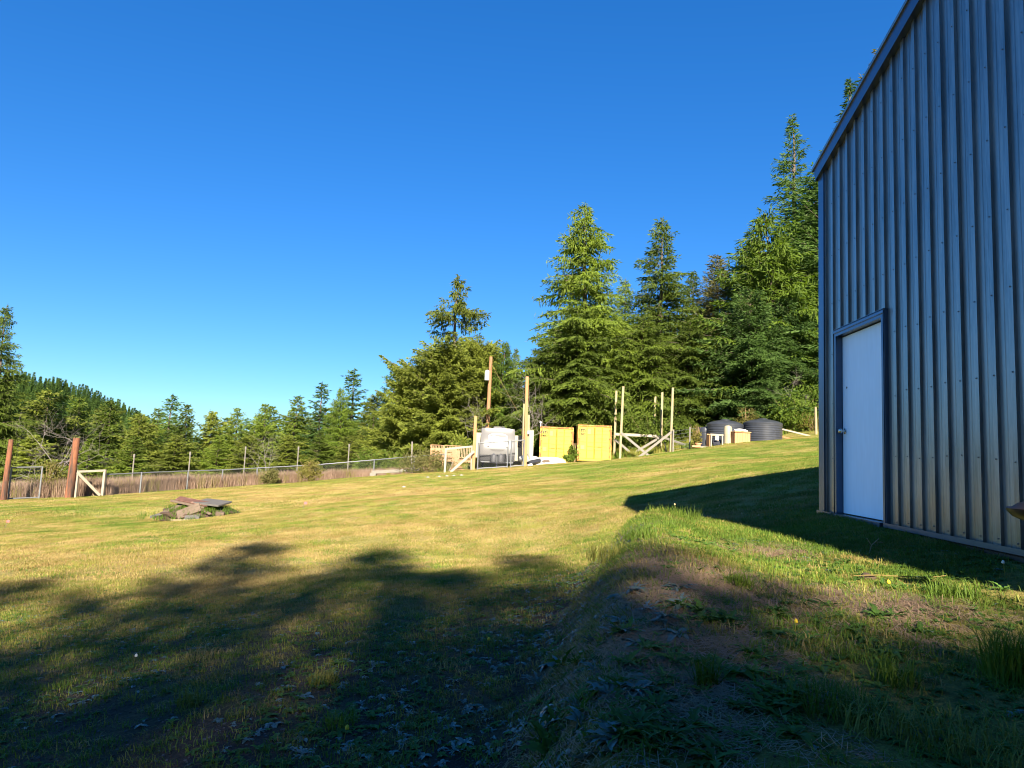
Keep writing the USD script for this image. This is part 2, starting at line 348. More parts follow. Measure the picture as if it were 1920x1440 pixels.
def ground_z(x, y):
    x = np.asarray(x, float); y = np.asarray(y, float); shp = x.shape
    xf, yf = x.ravel(), y.ravel()
    z = np.empty(len(xf))
    for i in range(0, len(xf), 20000):
        z[i:i + 20000] = base_rbf(warp(xf[i:i + 20000], yf[i:i + 20000]))
    pad = EYE - 0.74 - 0.05 * np.maximum(0, 2.6 - xf) - 0.035 * np.clip(4 - yf, 0, 8) + 0.03 * np.exp(-((yf - 7.4) / 1.3) ** 2) + 0.15 * np.exp(-((xf - bank_edge(yf) - 0.5) / 0.5) ** 2) * sstep((yf - 2.5) / 3)
    m = bank_mask(xf, yf)
    z = z * (1 - m) + np.maximum(pad, z) * m
    near = np.clip(1 - np.hypot(xf, yf) / 45, 0, 1)
    z = z + near * (0.10 * (fbm2(xf, yf, 0.8, 3, 1) - 0.5) + 0.035 * (fbm2(xf, yf, 4.0, 3, 2) - 0.5)) + 0.22 * (fbm2(xf, yf, 0.22, 2, 3) - 0.5) * np.clip(np.hypot(xf, yf) / 20, 0, 1)
    # the ground stays just under the sill of the building
    dx = xf * WOUT[0] + yf * WOUT[1] - WALL_D; s = xf * WDIR[0] + yf * WDIR[1]
    w = sstep(1 - np.maximum.reduce([-dx, s - 9.2, np.zeros_like(dx)]) / 1.0) * (s > -6) * (dx < 14)
    sill = EYE - 0.53 + 0.005 - 0.022 * np.clip(8.2 - s, 0, 10)
    z = np.where(w > 0, z * (1 - w) + np.minimum(z, sill) * w, z)
    side = sstep(1 - np.maximum(-dx, 0) / 0.9) * (dx < 0.3) * sstep((s + 1) / 1.5) * sstep((9.6 - s) / 0.8)
    z = np.maximum(z, z * (1 - side) + (sill - 0.02) * side)
    return z.reshape(shp)
def gz(x, y):
    return float(ground_z(np.array([x]), np.array([y]))[0])
def foot(u, v, Y):
    """The ground point straight below the point seen at a pixel at distance Y."""
    p = at(u, v, Y); return np.array([p[0], p[1], gz(p[0], p[1])])

def graded(lo, mid0, mid1, hi, step, grow):
    a = list(np.arange(mid0, mid1 + 1e-6, step))
    s, x = step, a[-1]
    while x < hi: s *= grow; x += s; a.append(x)
    s, x = step, a[0]; pre = []
    while x > lo: s *= grow; x -= s; pre.append(x)
    return np.array(pre[::-1] + a)
gx = graded(-1500, -7, 5.0, 1500, 0.075, 1.055)
gy = graded(-400, 0.5, 13.0, 2500, 0.075, 1.05)
X, Y = np.meshgrid(gx, gy)
Z = ground_z(X, Y)
# natural colour of the turf: dry, green, bare and reddish patches, as they grow
def turf(x, y):
    """(green, dry, bare) weights in 0..1."""
    n1 = fbm2(x, y, 0.11, 4, 11); n2 = fbm2(x, y, 0.6, 4, 12); n3 = fbm2(x, y, 2.4, 3, 13); n4 = fbm2(x + 0.6 * y, y * 0.35, 0.35, 3, 14)
    r = np.hypot(x, y)
    m = bank_mask(x, y)
    green = np.clip(2.6 * (0.36 * n1 + 0.42 * n2 + 0.25 * n4 + 0.22 * n3 - 0.58) + 0.30 + 0.30 * m * np.clip(2.5 * (n3 - 0.3), 0, 1) + 0.28 * sstep((x - 1) / 9) * sstep((y - 16) / 10) + 0.18 * (r < 9), 0, 1)
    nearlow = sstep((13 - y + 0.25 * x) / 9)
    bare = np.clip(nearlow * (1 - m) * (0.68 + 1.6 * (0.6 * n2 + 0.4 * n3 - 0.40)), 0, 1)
    # bare needle-strewn spots on the bank
    spots = np.exp(-(((x - 1.22) / 0.50) ** 2 + ((y - 4.4) / 0.65) ** 2)) + np.exp(-(((x - 2.05) / 0.36) ** 2 + ((y - 4.0) / 0.42) ** 2)) + 0.8 * np.exp(-(((x - 0.75) / 0.35) ** 2 + ((y - 3.2) / 0.8) ** 2)) + 0.5 * np.exp(-(((x - 2.4) / 0.35) ** 2 + ((y - 6.2) / 0.35) ** 2))
    flank = np.exp(-((x - bank_edge(y)) / 0.45) ** 2) * (y < 8.0)
    bare = np.clip(np.maximum(bare, m * 1.2 * spots * (0.45 + n3)) + 0.28 * flank * (0.3 + n2), 0, 1)
    rr = np.clip(2.2 * (fbm2(x, y, 0.35, 4, 21) - 0.42), 0, 1) * (r < 60)
    return green, np.clip(1 - green, 0, 1), bare, rr
G, D, B, RR = turf(X.ravel(), Y.ravel())
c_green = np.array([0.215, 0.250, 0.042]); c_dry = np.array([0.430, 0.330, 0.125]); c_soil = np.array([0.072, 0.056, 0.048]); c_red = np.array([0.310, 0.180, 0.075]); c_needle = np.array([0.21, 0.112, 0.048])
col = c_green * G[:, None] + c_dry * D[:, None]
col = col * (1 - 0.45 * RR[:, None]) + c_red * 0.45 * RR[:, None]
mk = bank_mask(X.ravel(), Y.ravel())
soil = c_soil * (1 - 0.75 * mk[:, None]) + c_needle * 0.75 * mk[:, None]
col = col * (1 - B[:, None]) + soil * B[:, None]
far = sstep((np.hypot(X, Y).ravel() - 52) / 14)
col = col * (1 - far[:, None]) + np.array([0.075, 0.070, 0.025]) * far[:, None]
ny, nx = X.shape
i, j = np.meshgrid(np.arange(ny - 1), np.arange(nx - 1), indexing='ij'); i, j = i.ravel(), j.ravel()
faces = np.stack([i * nx + j, i * nx + j + 1, (i + 1) * nx + j + 1, (i + 1) * nx + j], 1)
M['ground'] = usdkit.material(stage, '/World/Looks/ground', {
    'a': ('attribute', {'attribute': 'turf'}), 'g': ('geometry', {}),
    'n': ('noise_texture', {'scale': 22.0, 'detail': 5.0, 'roughness': 0.7}), 'n2': ('noise_texture', {'scale': 3.0, 'detail': 6.0, 'roughness': 0.7}),
    'r': ('rgb_ramp', {'ramp': [(0.25, (0.45, 0.45, 0.45)), (0.5, (0.95, 0.95, 0.95)), (0.75, (1.45, 1.40, 1.35))]}),
    'r2': ('rgb_ramp', {'ramp': [(0.3, (0.72, 0.78, 0.72)), (0.7, (1.2, 1.14, 1.1))]}),
    'm': ('mix', {'mix_type': 'multiply', 'fac': 1.0}), 'm2': ('mix', {'mix_type': 'multiply', 'fac': 1.0}),
    'n3': ('noise_texture', {'scale': 95.0, 'detail': 4.0, 'roughness': 0.75}), 'hm': ('math', {'math_type': 'multiply_add', 'value2': 0.5}), 'r3': ('rgb_ramp', {'ramp': [(0.3, (0.5, 0.5, 0.5)), (0.55, (1.0, 1.0, 1.0)), (0.72, (1.6, 1.55, 1.5))]}), 'm3': ('mix', {'mix_type': 'multiply', 'fac': 0.8}),
    'b': ('bump', {'strength': 1.0, 'distance': 0.045}), 'p': ('principled_bsdf', {'roughness': 0.95, 'specular_ior_level': 0.15})},
    [('g.position', 'n.vector'), ('g.position', 'n2.vector'), ('n.fac', 'r.fac'), ('n2.fac', 'r2.fac'), ('a.color', 'm.color1'), ('r.color', 'm.color2'),
     ('m.color', 'm2.color1'), ('r2.color', 'm2.color2'), ('m2.color', 'm3.color1'), ('g.position', 'n3.vector'), ('n3.fac', 'r3.fac'), ('r3.color', 'm3.color2'), ('m3.color', 'p.base_color'), ('n3.fac', 'hm.value1'), ('n.fac', 'hm.value3'), ('hm.value', 'b.height'), ('b.normal', 'p.normal')], surface='p.BSDF')
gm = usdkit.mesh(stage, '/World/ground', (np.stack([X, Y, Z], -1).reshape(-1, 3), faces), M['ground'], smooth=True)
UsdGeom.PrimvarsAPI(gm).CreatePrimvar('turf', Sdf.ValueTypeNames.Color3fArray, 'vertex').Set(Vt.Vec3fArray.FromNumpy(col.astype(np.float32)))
tag(gm, kind='structure', label='mown sloping lawn with green, golden and bare patches')

# wooded hill at the far left
hx = np.linspace(-420, 60, 60); hy = np.linspace(210, 620, 50)
HX, HY = np.meshgrid(hx, hy)
def hill_h(x, y):
    h = 31 * np.exp(-((x + 228) / 46) ** 2 - ((y - 330) / 110) ** 2) + 14 * np.exp(-((x + 330) / 90) ** 2 - ((y - 340) / 110) ** 2)
    return h + 6 * (fbm2(x, y, 0.03, 3, 8) - 0.5) * np.clip(h / 20, 0, 1) - 6 + EYE - 9
HZ = hill_h(HX, HY)
i, j = np.meshgrid(np.arange(49), np.arange(59), indexing='ij'); i, j = i.ravel(), j.ravel()
plain('hill_cover', (0.05, 0.06, 0.025), 0.95, var=0.4, scale=0.05)
h = obj('hills', (np.stack([HX, HY, HZ], -1).reshape(-1, 3), np.stack([i * 60 + j, i * 60 + j + 1, (i + 1) * 60 + j + 1, (i + 1) * 60 + j], 1)), 'hill_cover', smooth=True)
tag(h, kind='structure', label='wooded hill rising behind the left tree line')

# ------------------------------------------------------------------ the metal building
W_FAR, W_NEAR, W_RIDGE = 9.08, 1.5, 5.29
EAVE, PITCHR = 4.53, 0.272
def rake(s):
    return EAVE + PITCHR * np.minimum(W_FAR - np.asarray(s, float), np.asarray(s, float) - W_NEAR)
base = wall_pt(W_FAR); base[2] = EYE - 0.53
# local frame: x out of the gable into the building, y along the wall away from the camera, origin at the far corner of the gable
bld = thing('metal_building', 'tall ribbed grey steel building with white side door at right', 'building', base, -WA)
DS0, DS1, DH = 7.39 - W_FAR, 8.64 - W_FAR, 2.20
PITCH_R = 0.2240
def panel_profile(y0, n, rev=False):
    """(y, x) outline of a sheet with n ribs starting at y0, ribs standing out towards -x."""
    out = []
    for k in range(n):
        y = y0 + k * PITCH_R
        for dy, dx in ((0, 0), (0.002, -0.025), (0.058, -0.025), (0.080, 0), (0.140, 0), (0.146, -0.004), (0.152, -0.004), (0.158, 0)):
            out.append((y + dy, dx))
    out.append((y0 + n * PITCH_R, 0))
    return out
screw_pts = []
y_end = 0.0 - 0.06
y0 = W_NEAR - W_FAR + 0.06
npan, k = 0, 0
edges = [y0 + PITCH_R * 4 * q for q in range(40) if y0 + PITCH_R * 4 * q < y_end]
for q, ya in enumerate(edges):
    n = min(4, int(math.ceil((y_end - ya) / PITCH_R - 1e-6)))
    prof = panel_profile(ya, n)
    prof = [p for p in prof if p[0] <= y_end + 1e-6]
    def xat(y): return float(np.interp(y, [p[0] for p in prof], [p[1] for p in prof]))
    for b in (DS0, DS1):
        if prof[0][0] < b < prof[-1][0]:
            prof = sorted(prof + [(b - 1e-4, xat(b)), (b + 1e-4, xat(b))])
    off = -0.0015 * (q % 2)                                     # sheets overlap their neighbours
    v, f = [], []
    for (y, x) in prof:
        bot = DH if DS0 < y < DS1 else 0.0
        v += [(x + off, y, bot), (x + off, y, float(rake(y + W_FAR)) - 0.02)]
    f = [(2 * t, 2 * t + 2, 2 * t + 3, 2 * t + 1) for t in range(len(prof) - 1)]
    obj('wall_panel', (v, f), 'wall_steel', bld)
    for t in range(n):
        for yy in (ya + t * PITCH_R + 0.030,):
            for z in (0.06, 0.68, 1.33, 1.97, 2.61, 3.25, 3.9, 4.55, 5.2):
                if yy < y_end and z < rake(yy + W_FAR) - 0.15 and not (DS0 - 0.05 < yy < DS1 + 0.05 and z < DH + 0.05):
                    screw_pts.append((off - 0.025, yy, z))
sc = MB()
rng = np.random.default_rng(4)
for (x, y, z) in screw_pts:
    z += rng.normal(0, 0.012)
    sc.add(np.array([[x - 0.004, y + 0.0078 * math.cos(a), z + 0.0078 * math.sin(a)] for a in np.arange(6) * math.pi / 3] + [[x - 0.009, y, z]]), [[a, (a + 1) % 6, 6] for a in range(6)])
tag(sc.build('screws', 'screw_steel', bld), kind='stuff')
# base trim, concrete sill
L = W_FAR - W_NEAR
MB().bar((-0.055, -L, -0.012), (-0.055, DS0 - 0.03, -0.012), 0.05, 0.025).bar((-0.079, -L, 0.004), (-0.079, DS0 - 0.03, 0.004), 0.004, 0.032).build('base_trim', 'trim_steel', bld)
MB().bar((-0.055, DS1 + 0.03, -0.012), (-0.055, 0.05, -0.012), 0.05, 0.025).bar((-0.079, DS1 + 0.03, 0.004), (-0.079, 0.05, 0.004), 0.004, 0.032).build('base_trim', 'trim_steel', bld)
MB().cbox((6, -L / 2, -0.42), (12.06, L + 0.02, 0.79), 0.02).build('foundation', 'concrete', bld)
# corner trim (L flashing) and rake trim
MB().box((-0.038, -0.01, EAVE / 2), (0.006, 0.17, EAVE - 0.02)).box((0.04, 0.078, EAVE / 2), (0.15, 0.006, EAVE - 0.02)).box((-0.020, -0.0925, EAVE / 2), (0.036, 0.005, EAVE - 0.02)).build('corner_trim', 'trim_steel', bld)
MB().box((-0.038, -L + 0.01, EAVE / 2), (0.006, 0.17, EAVE - 0.02)).box((0.04, -L - 0.078, EAVE / 2), (0.15, 0.006, EAVE - 0.02)).build('corner_trim', 'trim_steel', bld)
ridge_z = float(rake(W_RIDGE)); ry_ = W_RIDGE - W_FAR
for (ya, za, yb, zb) in ((0.10, EAVE - 0.034, ry_, ridge_z), (-L - 0.10, EAVE - 0.034, ry_, ridge_z)):
    m = MB()
    m.bar((-0.075, ya, za - 0.02), (-0.075, yb, zb - 0.02), 0.012, 0.20)
    m.bar((-0.035, ya, za - 0.115), (-0.035, yb, zb - 0.115), 0.07, 0.012)
    m.build('rake_trim', 'trim_steel', bld)
for (ya, za, yb, zb) in ((0.16, EAVE - 0.055, ry_, ridge_z), (-L - 0.16, EAVE - 0.055, ry_, ridge_z)):
    m = MB()
    m.add([(-0.10, ya, za + 0.09), (12, ya, za + 0.09), (12, yb, zb + 0.09), (-0.10, yb, zb + 0.09), (-0.10, ya, za + 0.05), (12, ya, za + 0.05), (12, yb, zb + 0.05), (-0.10, yb, zb + 0.05)],
          [[0, 1, 2, 3], [4, 5, 6, 7], [0, 1, 5, 4], [3, 2, 6, 7], [0, 3, 7, 4], [1, 2, 6, 5]])
    m.build('roof', 'wall_steel', bld)
for yy in (0.0, -L):
    v, f = [], []
    xs = np.arange(0.03, 12, 0.218)
    prof = []
    for x in xs: prof += [(x, 0), (x + 0.02, 0.03), (x + 0.05, 0.03), (x + 0.07, 0)]
    for (x, d) in prof: v += [(x, yy + (d if yy == 0 else -d), 0), (x, yy + (d if yy == 0 else -d), EAVE - 0.02)]
    obj('side_wall', (v, [(2 * t, 2 * t + 2, 2 * t + 3, 2 * t + 1) for t in range(len(prof) - 1)]), 'wall_steel', bld)
MB().box((12, -L / 2, EAVE / 2), (0.05, L - 0.1, EAVE - 0.1)).build('rear_wall', 'wall_steel', bld)
# door
fr = MB()
fr.box((0.018, DS1 - 0.02, DH / 2), (0.13, 0.04, DH)).box((0.018, DS0 + 0.02, DH / 2), (0.13, 0.04, DH)).box((0.018, (DS0 + DS1) / 2, DH - 0.02), (0.13, DS1 - DS0 - 0.081, 0.04))
frame = fr.build('door_frame', 'trim_steel', bld)
MB().box((-0.036, DS1 + 0.006, DH / 2 + 0.02), (0.008, 0.030, DH + 0.04)).build('door_trim', 'trim_steel', bld)
MB().box((-0.036, DS0 - 0.004, DH / 2 + 0.02), (0.008, 0.022, DH + 0.04)).box((-0.016, DS0 - 0.013, DH / 2 + 0.02), (0.032, 0.004, DH + 0.04)).build('door_trim', 'trim_steel', bld)
MB().box((-0.052, (DS0 + DS1) / 2, DH + 0.015), (0.010, DS1 - DS0 + 0.05, 0.032)).box((-0.03, (DS0 + DS1) / 2, DH + 0.044), (0.05, DS1 - DS0 + 0.05, 0.006)).build('door_head_trim', 'trim_steel', bld)
d0, d1 = DS0 + 0.045, DS1 - 0.045
dm = MB(); dm.cbox((0.055, (d0 + d1) / 2, DH / 2 - 0.012), (0.045, d1 - d0, DH - 0.075), 0.004)
door = dm.build('door', 'door_paint', bld)
hy_, hz_ = d1 - 0.07, 1.0
hd = MB()
prof = [(0.001, 0), (0.034, 0.0), (0.034, 0.008), (0.014, 0.014), (0.012, 0.035), (0.028, 0.045), (0.030, 0.062), (0.020, 0.075), (0.001, 0.078)]
t = MB().lathe(prof, 20); v, f = t.mesh()
hd.add(np.stack([0.032 - v[:, 2], hy_ + v[:, 0], hz_ + v[:, 1]], 1), f)
hd.build('handle', 'chrome', door, smooth=40)
MB().bar((-0.02, DS0 + 0.04, -0.01), (-0.02, DS1 - 0.04, -0.01), 0.13, 0.05).build('threshold', 'trim_steel', bld)
pl = MB().lathe([(0.001, 0), (0.012, 0.0), (0.012, 0.005), (0.001, 0.006)], 12); v, f = pl.mesh()
MB().add(np.stack([0.0325 - v[:, 2], d1 - 0.12 + v[:, 0], 1.52 + v[:, 1]], 1), f).build('peephole', 'screw_steel', door)

# ------------------------------------------------------------------ trees
def unit(a):
    return a / np.maximum(np.linalg.norm(a, axis=-1, keepdims=True), 1e-9)

def spray_mesh(b, d, n, L, W):
    """Folded pointed sprays: base b, direction d, rough normal n, length L, half width W."""
    s = unit(np.cross(d, n)); n2 = np.cross(s, d)
    q = np.stack([b, b + d * (L * 0.42)[:, None] + s * W[:, None] - n2 * (W * 0.5)[:, None], b + d * L[:, None] - n2 * (W * 0.2)[:, None],
                  b + d * (L * 0.42)[:, None] - s * W[:, None] - n2 * (W * 0.5)[:, None]], 1)
    k = np.arange(len(b))[:, None] * 4
    f = np.concatenate([k + [[0, 1, 2]], k + [[0, 2, 3]]], 0)
    return q.reshape(-1, 3), f

def conifer(seed, H, R, t0=0.04, whorl=0.42, per=6, shape=0.85, e0=-0.10, e1=0.75, droop=0.45, lift=0.22, twig=0.42, step=0.24, sl=0.34, sw=0.054,
            hang=0.35, curtain=0.0, gap=0.0, cut=0.0, ragged=0.35, dens=1.6):
    rng = np.random.default_rng(seed)
    Bs, Ds, Ns, Ls, Ws = [], [], [], [], []
    wood = MB()
    lean = rng.normal(0, 0.012, 2) * H
    zt = np.linspace(-0.3, H * 0.99, 14)
    def axis(z):
        w = (z / H) ** 2
        return np.stack([lean[0] * w + 0.05 * np.sin(z * 0.9), lean[1] * w + 0.05 * np.cos(z * 0.7), z], -1)
    wood.tube(axis(zt), np.maximum(0.016 * H * (1 - zt / H) ** 0.8, 0.015), 8)
    sectors = rng.uniform(1 - ragged, 1 + ragged * 0.7, (7, 8))
    z = max(t0, 0.01) * H
    while z < H * 0.985:
        t = z / H
        L0 = R * (1 - t) ** shape * min(1.0, 0.72 + 1.6 * t) + 0.12
        a0 = rng.uniform(0, 6.28)
        npr = per if t < 0.85 else max(4, per - 2)
        for k in range(npr):
            if rng.random() < gap: continue
            a = a0 + k * 2 * math.pi / npr + rng.normal(0, 0.25)
            zz = z + rng.uniform(-0.5, 0.5) * whorl
            if zz >= H * 0.99 or zz < 0.05: continue
            L = L0 * rng.uniform(0.62, 1.12) * sectors[int(t * 6.99), int((a % 6.2831) / 6.2832 * 8) % 8]
            if rng.random() < cut: L *= 0.45
            e = e0 + (e1 - e0) * t ** 1.4 + rng.normal(0, 0.07)
            rad = np.array([math.cos(a), math.sin(a), 0]); tan_ = np.array([-math.sin(a), math.cos(a), 0])
            n = max(3, int(L / step))
            s = (np.arange(n) + rng.uniform(0.2, 0.8, n)) / n
            s = np.sort(0.10 + 0.90 * s) if L > 0.8 else np.sort(s)
            def P(s):
                s = np.asarray(s)
                bend = 0.12 * L * np.sin(s * 2.5 + a)
                return axis(np.array(zz)) + (s * L)[:, None] * rad + (bend * s)[:, None] * tan_ * 0.5 + np.stack([0 * s, 0 * s, L * (e * s - droop * s ** 2 + lift * s ** 3)], -1)
            if L > 0.9:
                ss = np.linspace(0, 0.95, 5)
                wood.tube(P(ss), 0.011 * L * (1.05 - ss) + 0.004, 3, cap=False)
            pp = P(s)
            tl = np.minimum(twig * L * (1.05 - 0.8 * s), 1.5) * rng.uniform(0.6, 1.25, n) + 0.10
            for side in (-1, 1):
                ang = side * rng.uniform(0.75, 1.15, n)
                dirs = np.cos(ang)[:, None] * rad + np.sin(ang)[:, None] * tan_
                dirs[:, 2] += -hang * 0.35 + rng.normal(0, 0.12, n)
                dirs = unit(dirs)
                m = np.maximum(1, np.round(tl / (sl * 0.55) * dens).astype(int))
                idx = np.repeat(np.arange(n), m)
                q = (np.arange(len(idx)) - np.repeat(np.cumsum(m) - m, m) + rng.uniform(0, 0.9, len(idx))) / np.repeat(m, m)
                b = pp[idx] + dirs[idx] * (tl[idx] * q)[:, None]
                b[:, 2] -= hang * 0.5 * tl[idx] * q ** 2
                d = dirs[idx] * 0.8 + rad * 0.45 + rng.normal(0, 0.30, (len(idx), 3)); d[:, 2] -= hang * rng.uniform(0.2, 1.0, len(idx))
                Bs.append(b); Ds.append(unit(d))
                nn = rng.normal(0, 0.55, (len(idx), 3)) + rad * 0.55; nn[:, 2] += 0.75
                Ns.append(unit(nn)); Ls.append(sl * rng.uniform(0.6, 1.3, len(idx))); Ws.append(sw * rng.uniform(0.6, 1.3, len(idx)))
            m = int(n * 1.2) + 1
            st = rng.uniform(0.15, 1.0, m); b = P(st) + rng.normal(0, 0.04, (m, 3))
            d = rad + rng.normal(0, 0.35, (m, 3)); d[:, 2] += 0.1
            Bs.append(b); Ds.append(unit(d)); nn = rng.normal(0, 0.55, (m, 3)) + rad * 0.55; nn[:, 2] += 0.75
            Ns.append(unit(nn)); Ls.append(sl * rng.uniform(0.7, 1.3, m)); Ws.append(sw * rng.uniform(0.7, 1.3, m))
            if curtain:
                m = int(n * curtain) + 1
                st = rng.uniform(0.3, 1.0, m); b = P(st) + tan_ * rng.normal(0, 0.12 * L, (m, 1))
                for c in range(2):
                    d = rng.normal(0, 0.18, (m, 3)); d[:, 2] -= 1
                    Bs.append(b - np.array([0, 0, 0.33 * c])); Ds.append(unit(d)); Ns.append(unit(rng.normal(0, 1, (m, 3)) * [1, 1, 0.1]))
                    Ls.append(sl * rng.uniform(0.9, 1.7, m)); Ws.append(sw * rng.uniform(0.45, 0.9, m))
        z += whorl * (0.75 + 0.5 * rng.random()) * (1.0 if t < 0.8 else 0.7)
    m = 30
    b = axis(rng.uniform(0.93, 0.99, m) * H); d = rng.normal(0, 0.7, (m, 3)); d[:, 2] += 0.8
    Bs.append(b); Ds.append(unit(d)); Ns.append(unit(rng.normal(0, 1, (m, 3)))); Ls.append(np.full(m, sl * 0.7)); Ws.append(np.full(m, sw * 0.6))
    crown = spray_mesh(np.vstack(Bs), np.vstack(Ds), np.vstack(Ns), np.concatenate(Ls), np.concatenate(Ws))
    return wood.mesh(), crown

def tree_kind(mat, seed, bark='bark', **kw):
    c = kind_class('conifer_kind')
    w, cr_ = conifer(seed, **kw)
    obj('trunk', w, bark, c); obj('crown', cr_, mat, c)
    return c

K = {}
K['tall_hemlock'] = tree_kind('hemlock_green', 1, H=21.0, R=6.6, per=6, whorl=0.44, droop=0.50, lift=0.18, e0=0.10, e1=0.55, hang=0.6, curtain=1.6, ragged=0.45, gap=0.10, shape=0.75)
K['hemlock'] = tree_kind('hemlock_green', 2, H=19.0, R=5.6, per=6, whorl=0.42, droop=0.40, lift=0.15, e0=0.05, e1=0.7, hang=0.45, curtain=0.5, ragged=0.4, gap=0.06)
K['layered_hemlock'] = tree_kind('hemlock_green', 3, H=12.0, R=6.4, per=7, whorl=0.40, droop=0.42, lift=0.10, e0=0.12, e1=0.6, hang=0.55, ragged=0.35, shape=0.7, sl=0.34, step=0.20, t0=0.02)
K['fir'] = tree_kind('fir_green', 4, H=18.0, R=5.6, per=7, whorl=0.42, droop=0.30, lift=0.22, e0=-0.05, e1=0.8, hang=0.2, ragged=0.3, shape=0.8)
K['low_fir'] = tree_kind('fir_green', 5, H=11.0, R=6.0, per=7, whorl=0.38, droop=0.30, lift=0.15, e0=0.05, e1=0.8, hang=0.25, ragged=0.3, shape=0.65, step=0.20, t0=0.02)
K['spire'] = tree_kind('fir_green', 6, H=26.0, R=4.4, per=6, whorl=0.50, droop=0.32, lift=0.22, e0=-0.15, e1=0.7, hang=0.3, ragged=0.5, shape=0.85, gap=0.03, cut=0.06)
K['sparse_tree'] = tree_kind('olive_green', 7, H=17.0, R=7.6, per=5, whorl=0.55, droop=0.42, lift=0.30, e0=0.02, e1=0.30, hang=0.7, curtain=2.4, ragged=0.55, gap=0.30, shape=0.85, sw=0.06, step=0.26, t0=0.2, cut=0.15)
K['broad_spruce'] = tree_kind('olive_green', 8, H=13.0, R=7.5, per=9, whorl=0.48, droop=0.22, lift=0.05, e0=0.25, e1=0.9, hang=0.2, ragged=0.35, shape=0.38, sl=0.38, sw=0.085, t0=0.02)
K['brown_spruce'] = tree_kind('spruce_brown', 9, H=20.0, R=5.2, per=7, whorl=0.44, droop=0.30, lift=0.25, e0=0.1, e1=0.9, hang=0.15, ragged=0.3, shape=0.7)
K['far_fir'] = tree_kind('hemlock_green', 10, H=15.0, R=6.0, per=6, whorl=0.60, droop=0.30, lift=0.2, e0=0.0, e1=0.8, hang=0.3, ragged=0.4, sl=0.48, sw=0.105, step=0.36, t0=0.02)
K['far_hemlock'] = tree_kind('olive_green', 11, H=14.0, R=6.8, per=6, whorl=0.58, droop=0.35, lift=0.15, e0=0.05, e1=0.7, hang=0.4, ragged=0.45, sl=0.48, sw=0.105, step=0.36, shape=0.65, t0=0.02)
K['far_spire'] = tree_kind('fir_green', 12, H=18.0, R=4.8, per=5, whorl=0.62, droop=0.30, lift=0.22, e0=-0.1, e1=0.7, hang=0.35, ragged=0.55, sl=0.48, sw=0.10, step=0.36, gap=0.15, cut=0.15)
K['light_cedar'] = tree_kind('bright_green', 13, H=14.0, R=5.4, per=7, whorl=0.50, droop=0.35, lift=0.1, e0=0.1, e1=0.8, hang=0.7, curtain=1.2, ragged=0.35, shape=0.75, sl=0.34, sw=0.055, dens=1.5)
KH = {'tall_hemlock': 21, 'hemlock': 19, 'layered_hemlock': 12, 'fir': 18, 'low_fir': 11, 'spire': 26, 'sparse_tree': 17, 'broad_spruce': 13, 'brown_spruce': 20, 'far_fir': 15, 'far_hemlock': 14, 'far_spire': 18, 'light_cedar': 14}
TR = random.Random(77)
def tree(kind, name, label, u_top, v_top, Yd, width=1.0, group=None, rotz=None):
    """A tree whose tip is seen at a pixel, standing at distance Yd on the ground."""
    p = at(u_top, v_top, Yd)
    g = gz(p[0], p[1]) - 0.1
    s = (p[2] - g) / KH[kind]
    return copy_of(K[kind], name, label, 'tree', (p[0], p[1], g), TR.uniform(0, 6.28) if rotz is None else rotz, group, (s * width, s * width, s))

# the big trees behind the yard, left to right
tree('sparse_tree', 'sparse_conifer', 'thin drooping conifer with gaps rising above the broad olive trees by the trailer', 858, 514, 66, 1.15)
tree('tall_hemlock', 'tall_hemlock', 'tallest shaggy drooping hemlock behind the yellow containers', 1103, 380, 60, 1.15)
tree('hemlock', 'tall_hemlock', 'second tall hemlock with a slender top right of the tallest hemlock', 1241, 405, 63, 1.05)
tree('brown_spruce', 'round_topped_spruce', 'olive brown spruce with a rounded top between the slender hemlock and the dark spires', 1347, 474, 66, 1.15)
tree('spire', 'spire_fir', 'dark narrow spire fir standing free against the sky left of the building', 1494, 205, 67, 1.0)
tree('spire', 'spire_fir', 'narrow fir tip showing just above the lower roof edge', 1597, 150, 69, 1.1)
tree('brown_spruce', 'brown_topped_spruce', 'reddish brown treetop peeking over the sloping roof edge', 1660, 75, 72, 0.9)
tree('fir', 'dark_fir', 'dark fir filling the space against the blue corner of the building', 1560, 265, 62, 1.25)
tree('fir', 'dark_fir', 'dark fir rising beside the roof corner of the building', 1528, 335, 66, 1.1)
tree('light_cedar', 'bright_cedar', 'bright yellow green cedar in front of the dark spire fir', 1455, 395, 60, 1.2)
tree('fir', 'dark_fir', 'dark fir left of the bright cedar with a stepped outline', 1408, 425, 64, 1.0)
tree('layered_hemlock', 'layered_hemlock', 'wide layered hemlock directly behind the two yellow containers', 1085, 575, 57, 1.0)
tree('layered_hemlock', 'layered_hemlock', 'layered hemlock behind the timber post frame', 1200, 590, 58, 0.95)
tree('layered_hemlock', 'layered_hemlock', 'small layered hemlock with bright tips right of the tall posts', 1290, 600, 58, 1.0)
tree('low_fir', 'bluish_fir', 'blue green fir with flat sprays above the left black tank', 1405, 545, 56, 0.95)
tree('low_fir', 'bluish_fir', 'dense dark green fir behind the right black tank', 1480, 560, 57, 1.0)
tree('low_fir', 'low_fir', 'low fir beside the building corner above the fence post', 1560, 610, 58, 0.9)
tree('low_fir', 'low_fir', 'lowest fir branches just over the black tanks', 1440, 690, 53, 0.75)
tree('hemlock', 'hemlock', 'hemlock filling between the two tall hemlocks', 1172, 520, 68, 1.0)
tree('hemlock', 'hemlock', 'hemlock behind the olive brown spruce', 1300, 505, 70, 1.0)
tree('layered_hemlock', 'layered_hemlock', 'bushy hemlock left of the containers behind the orange post', 1015, 640, 58, 0.8)
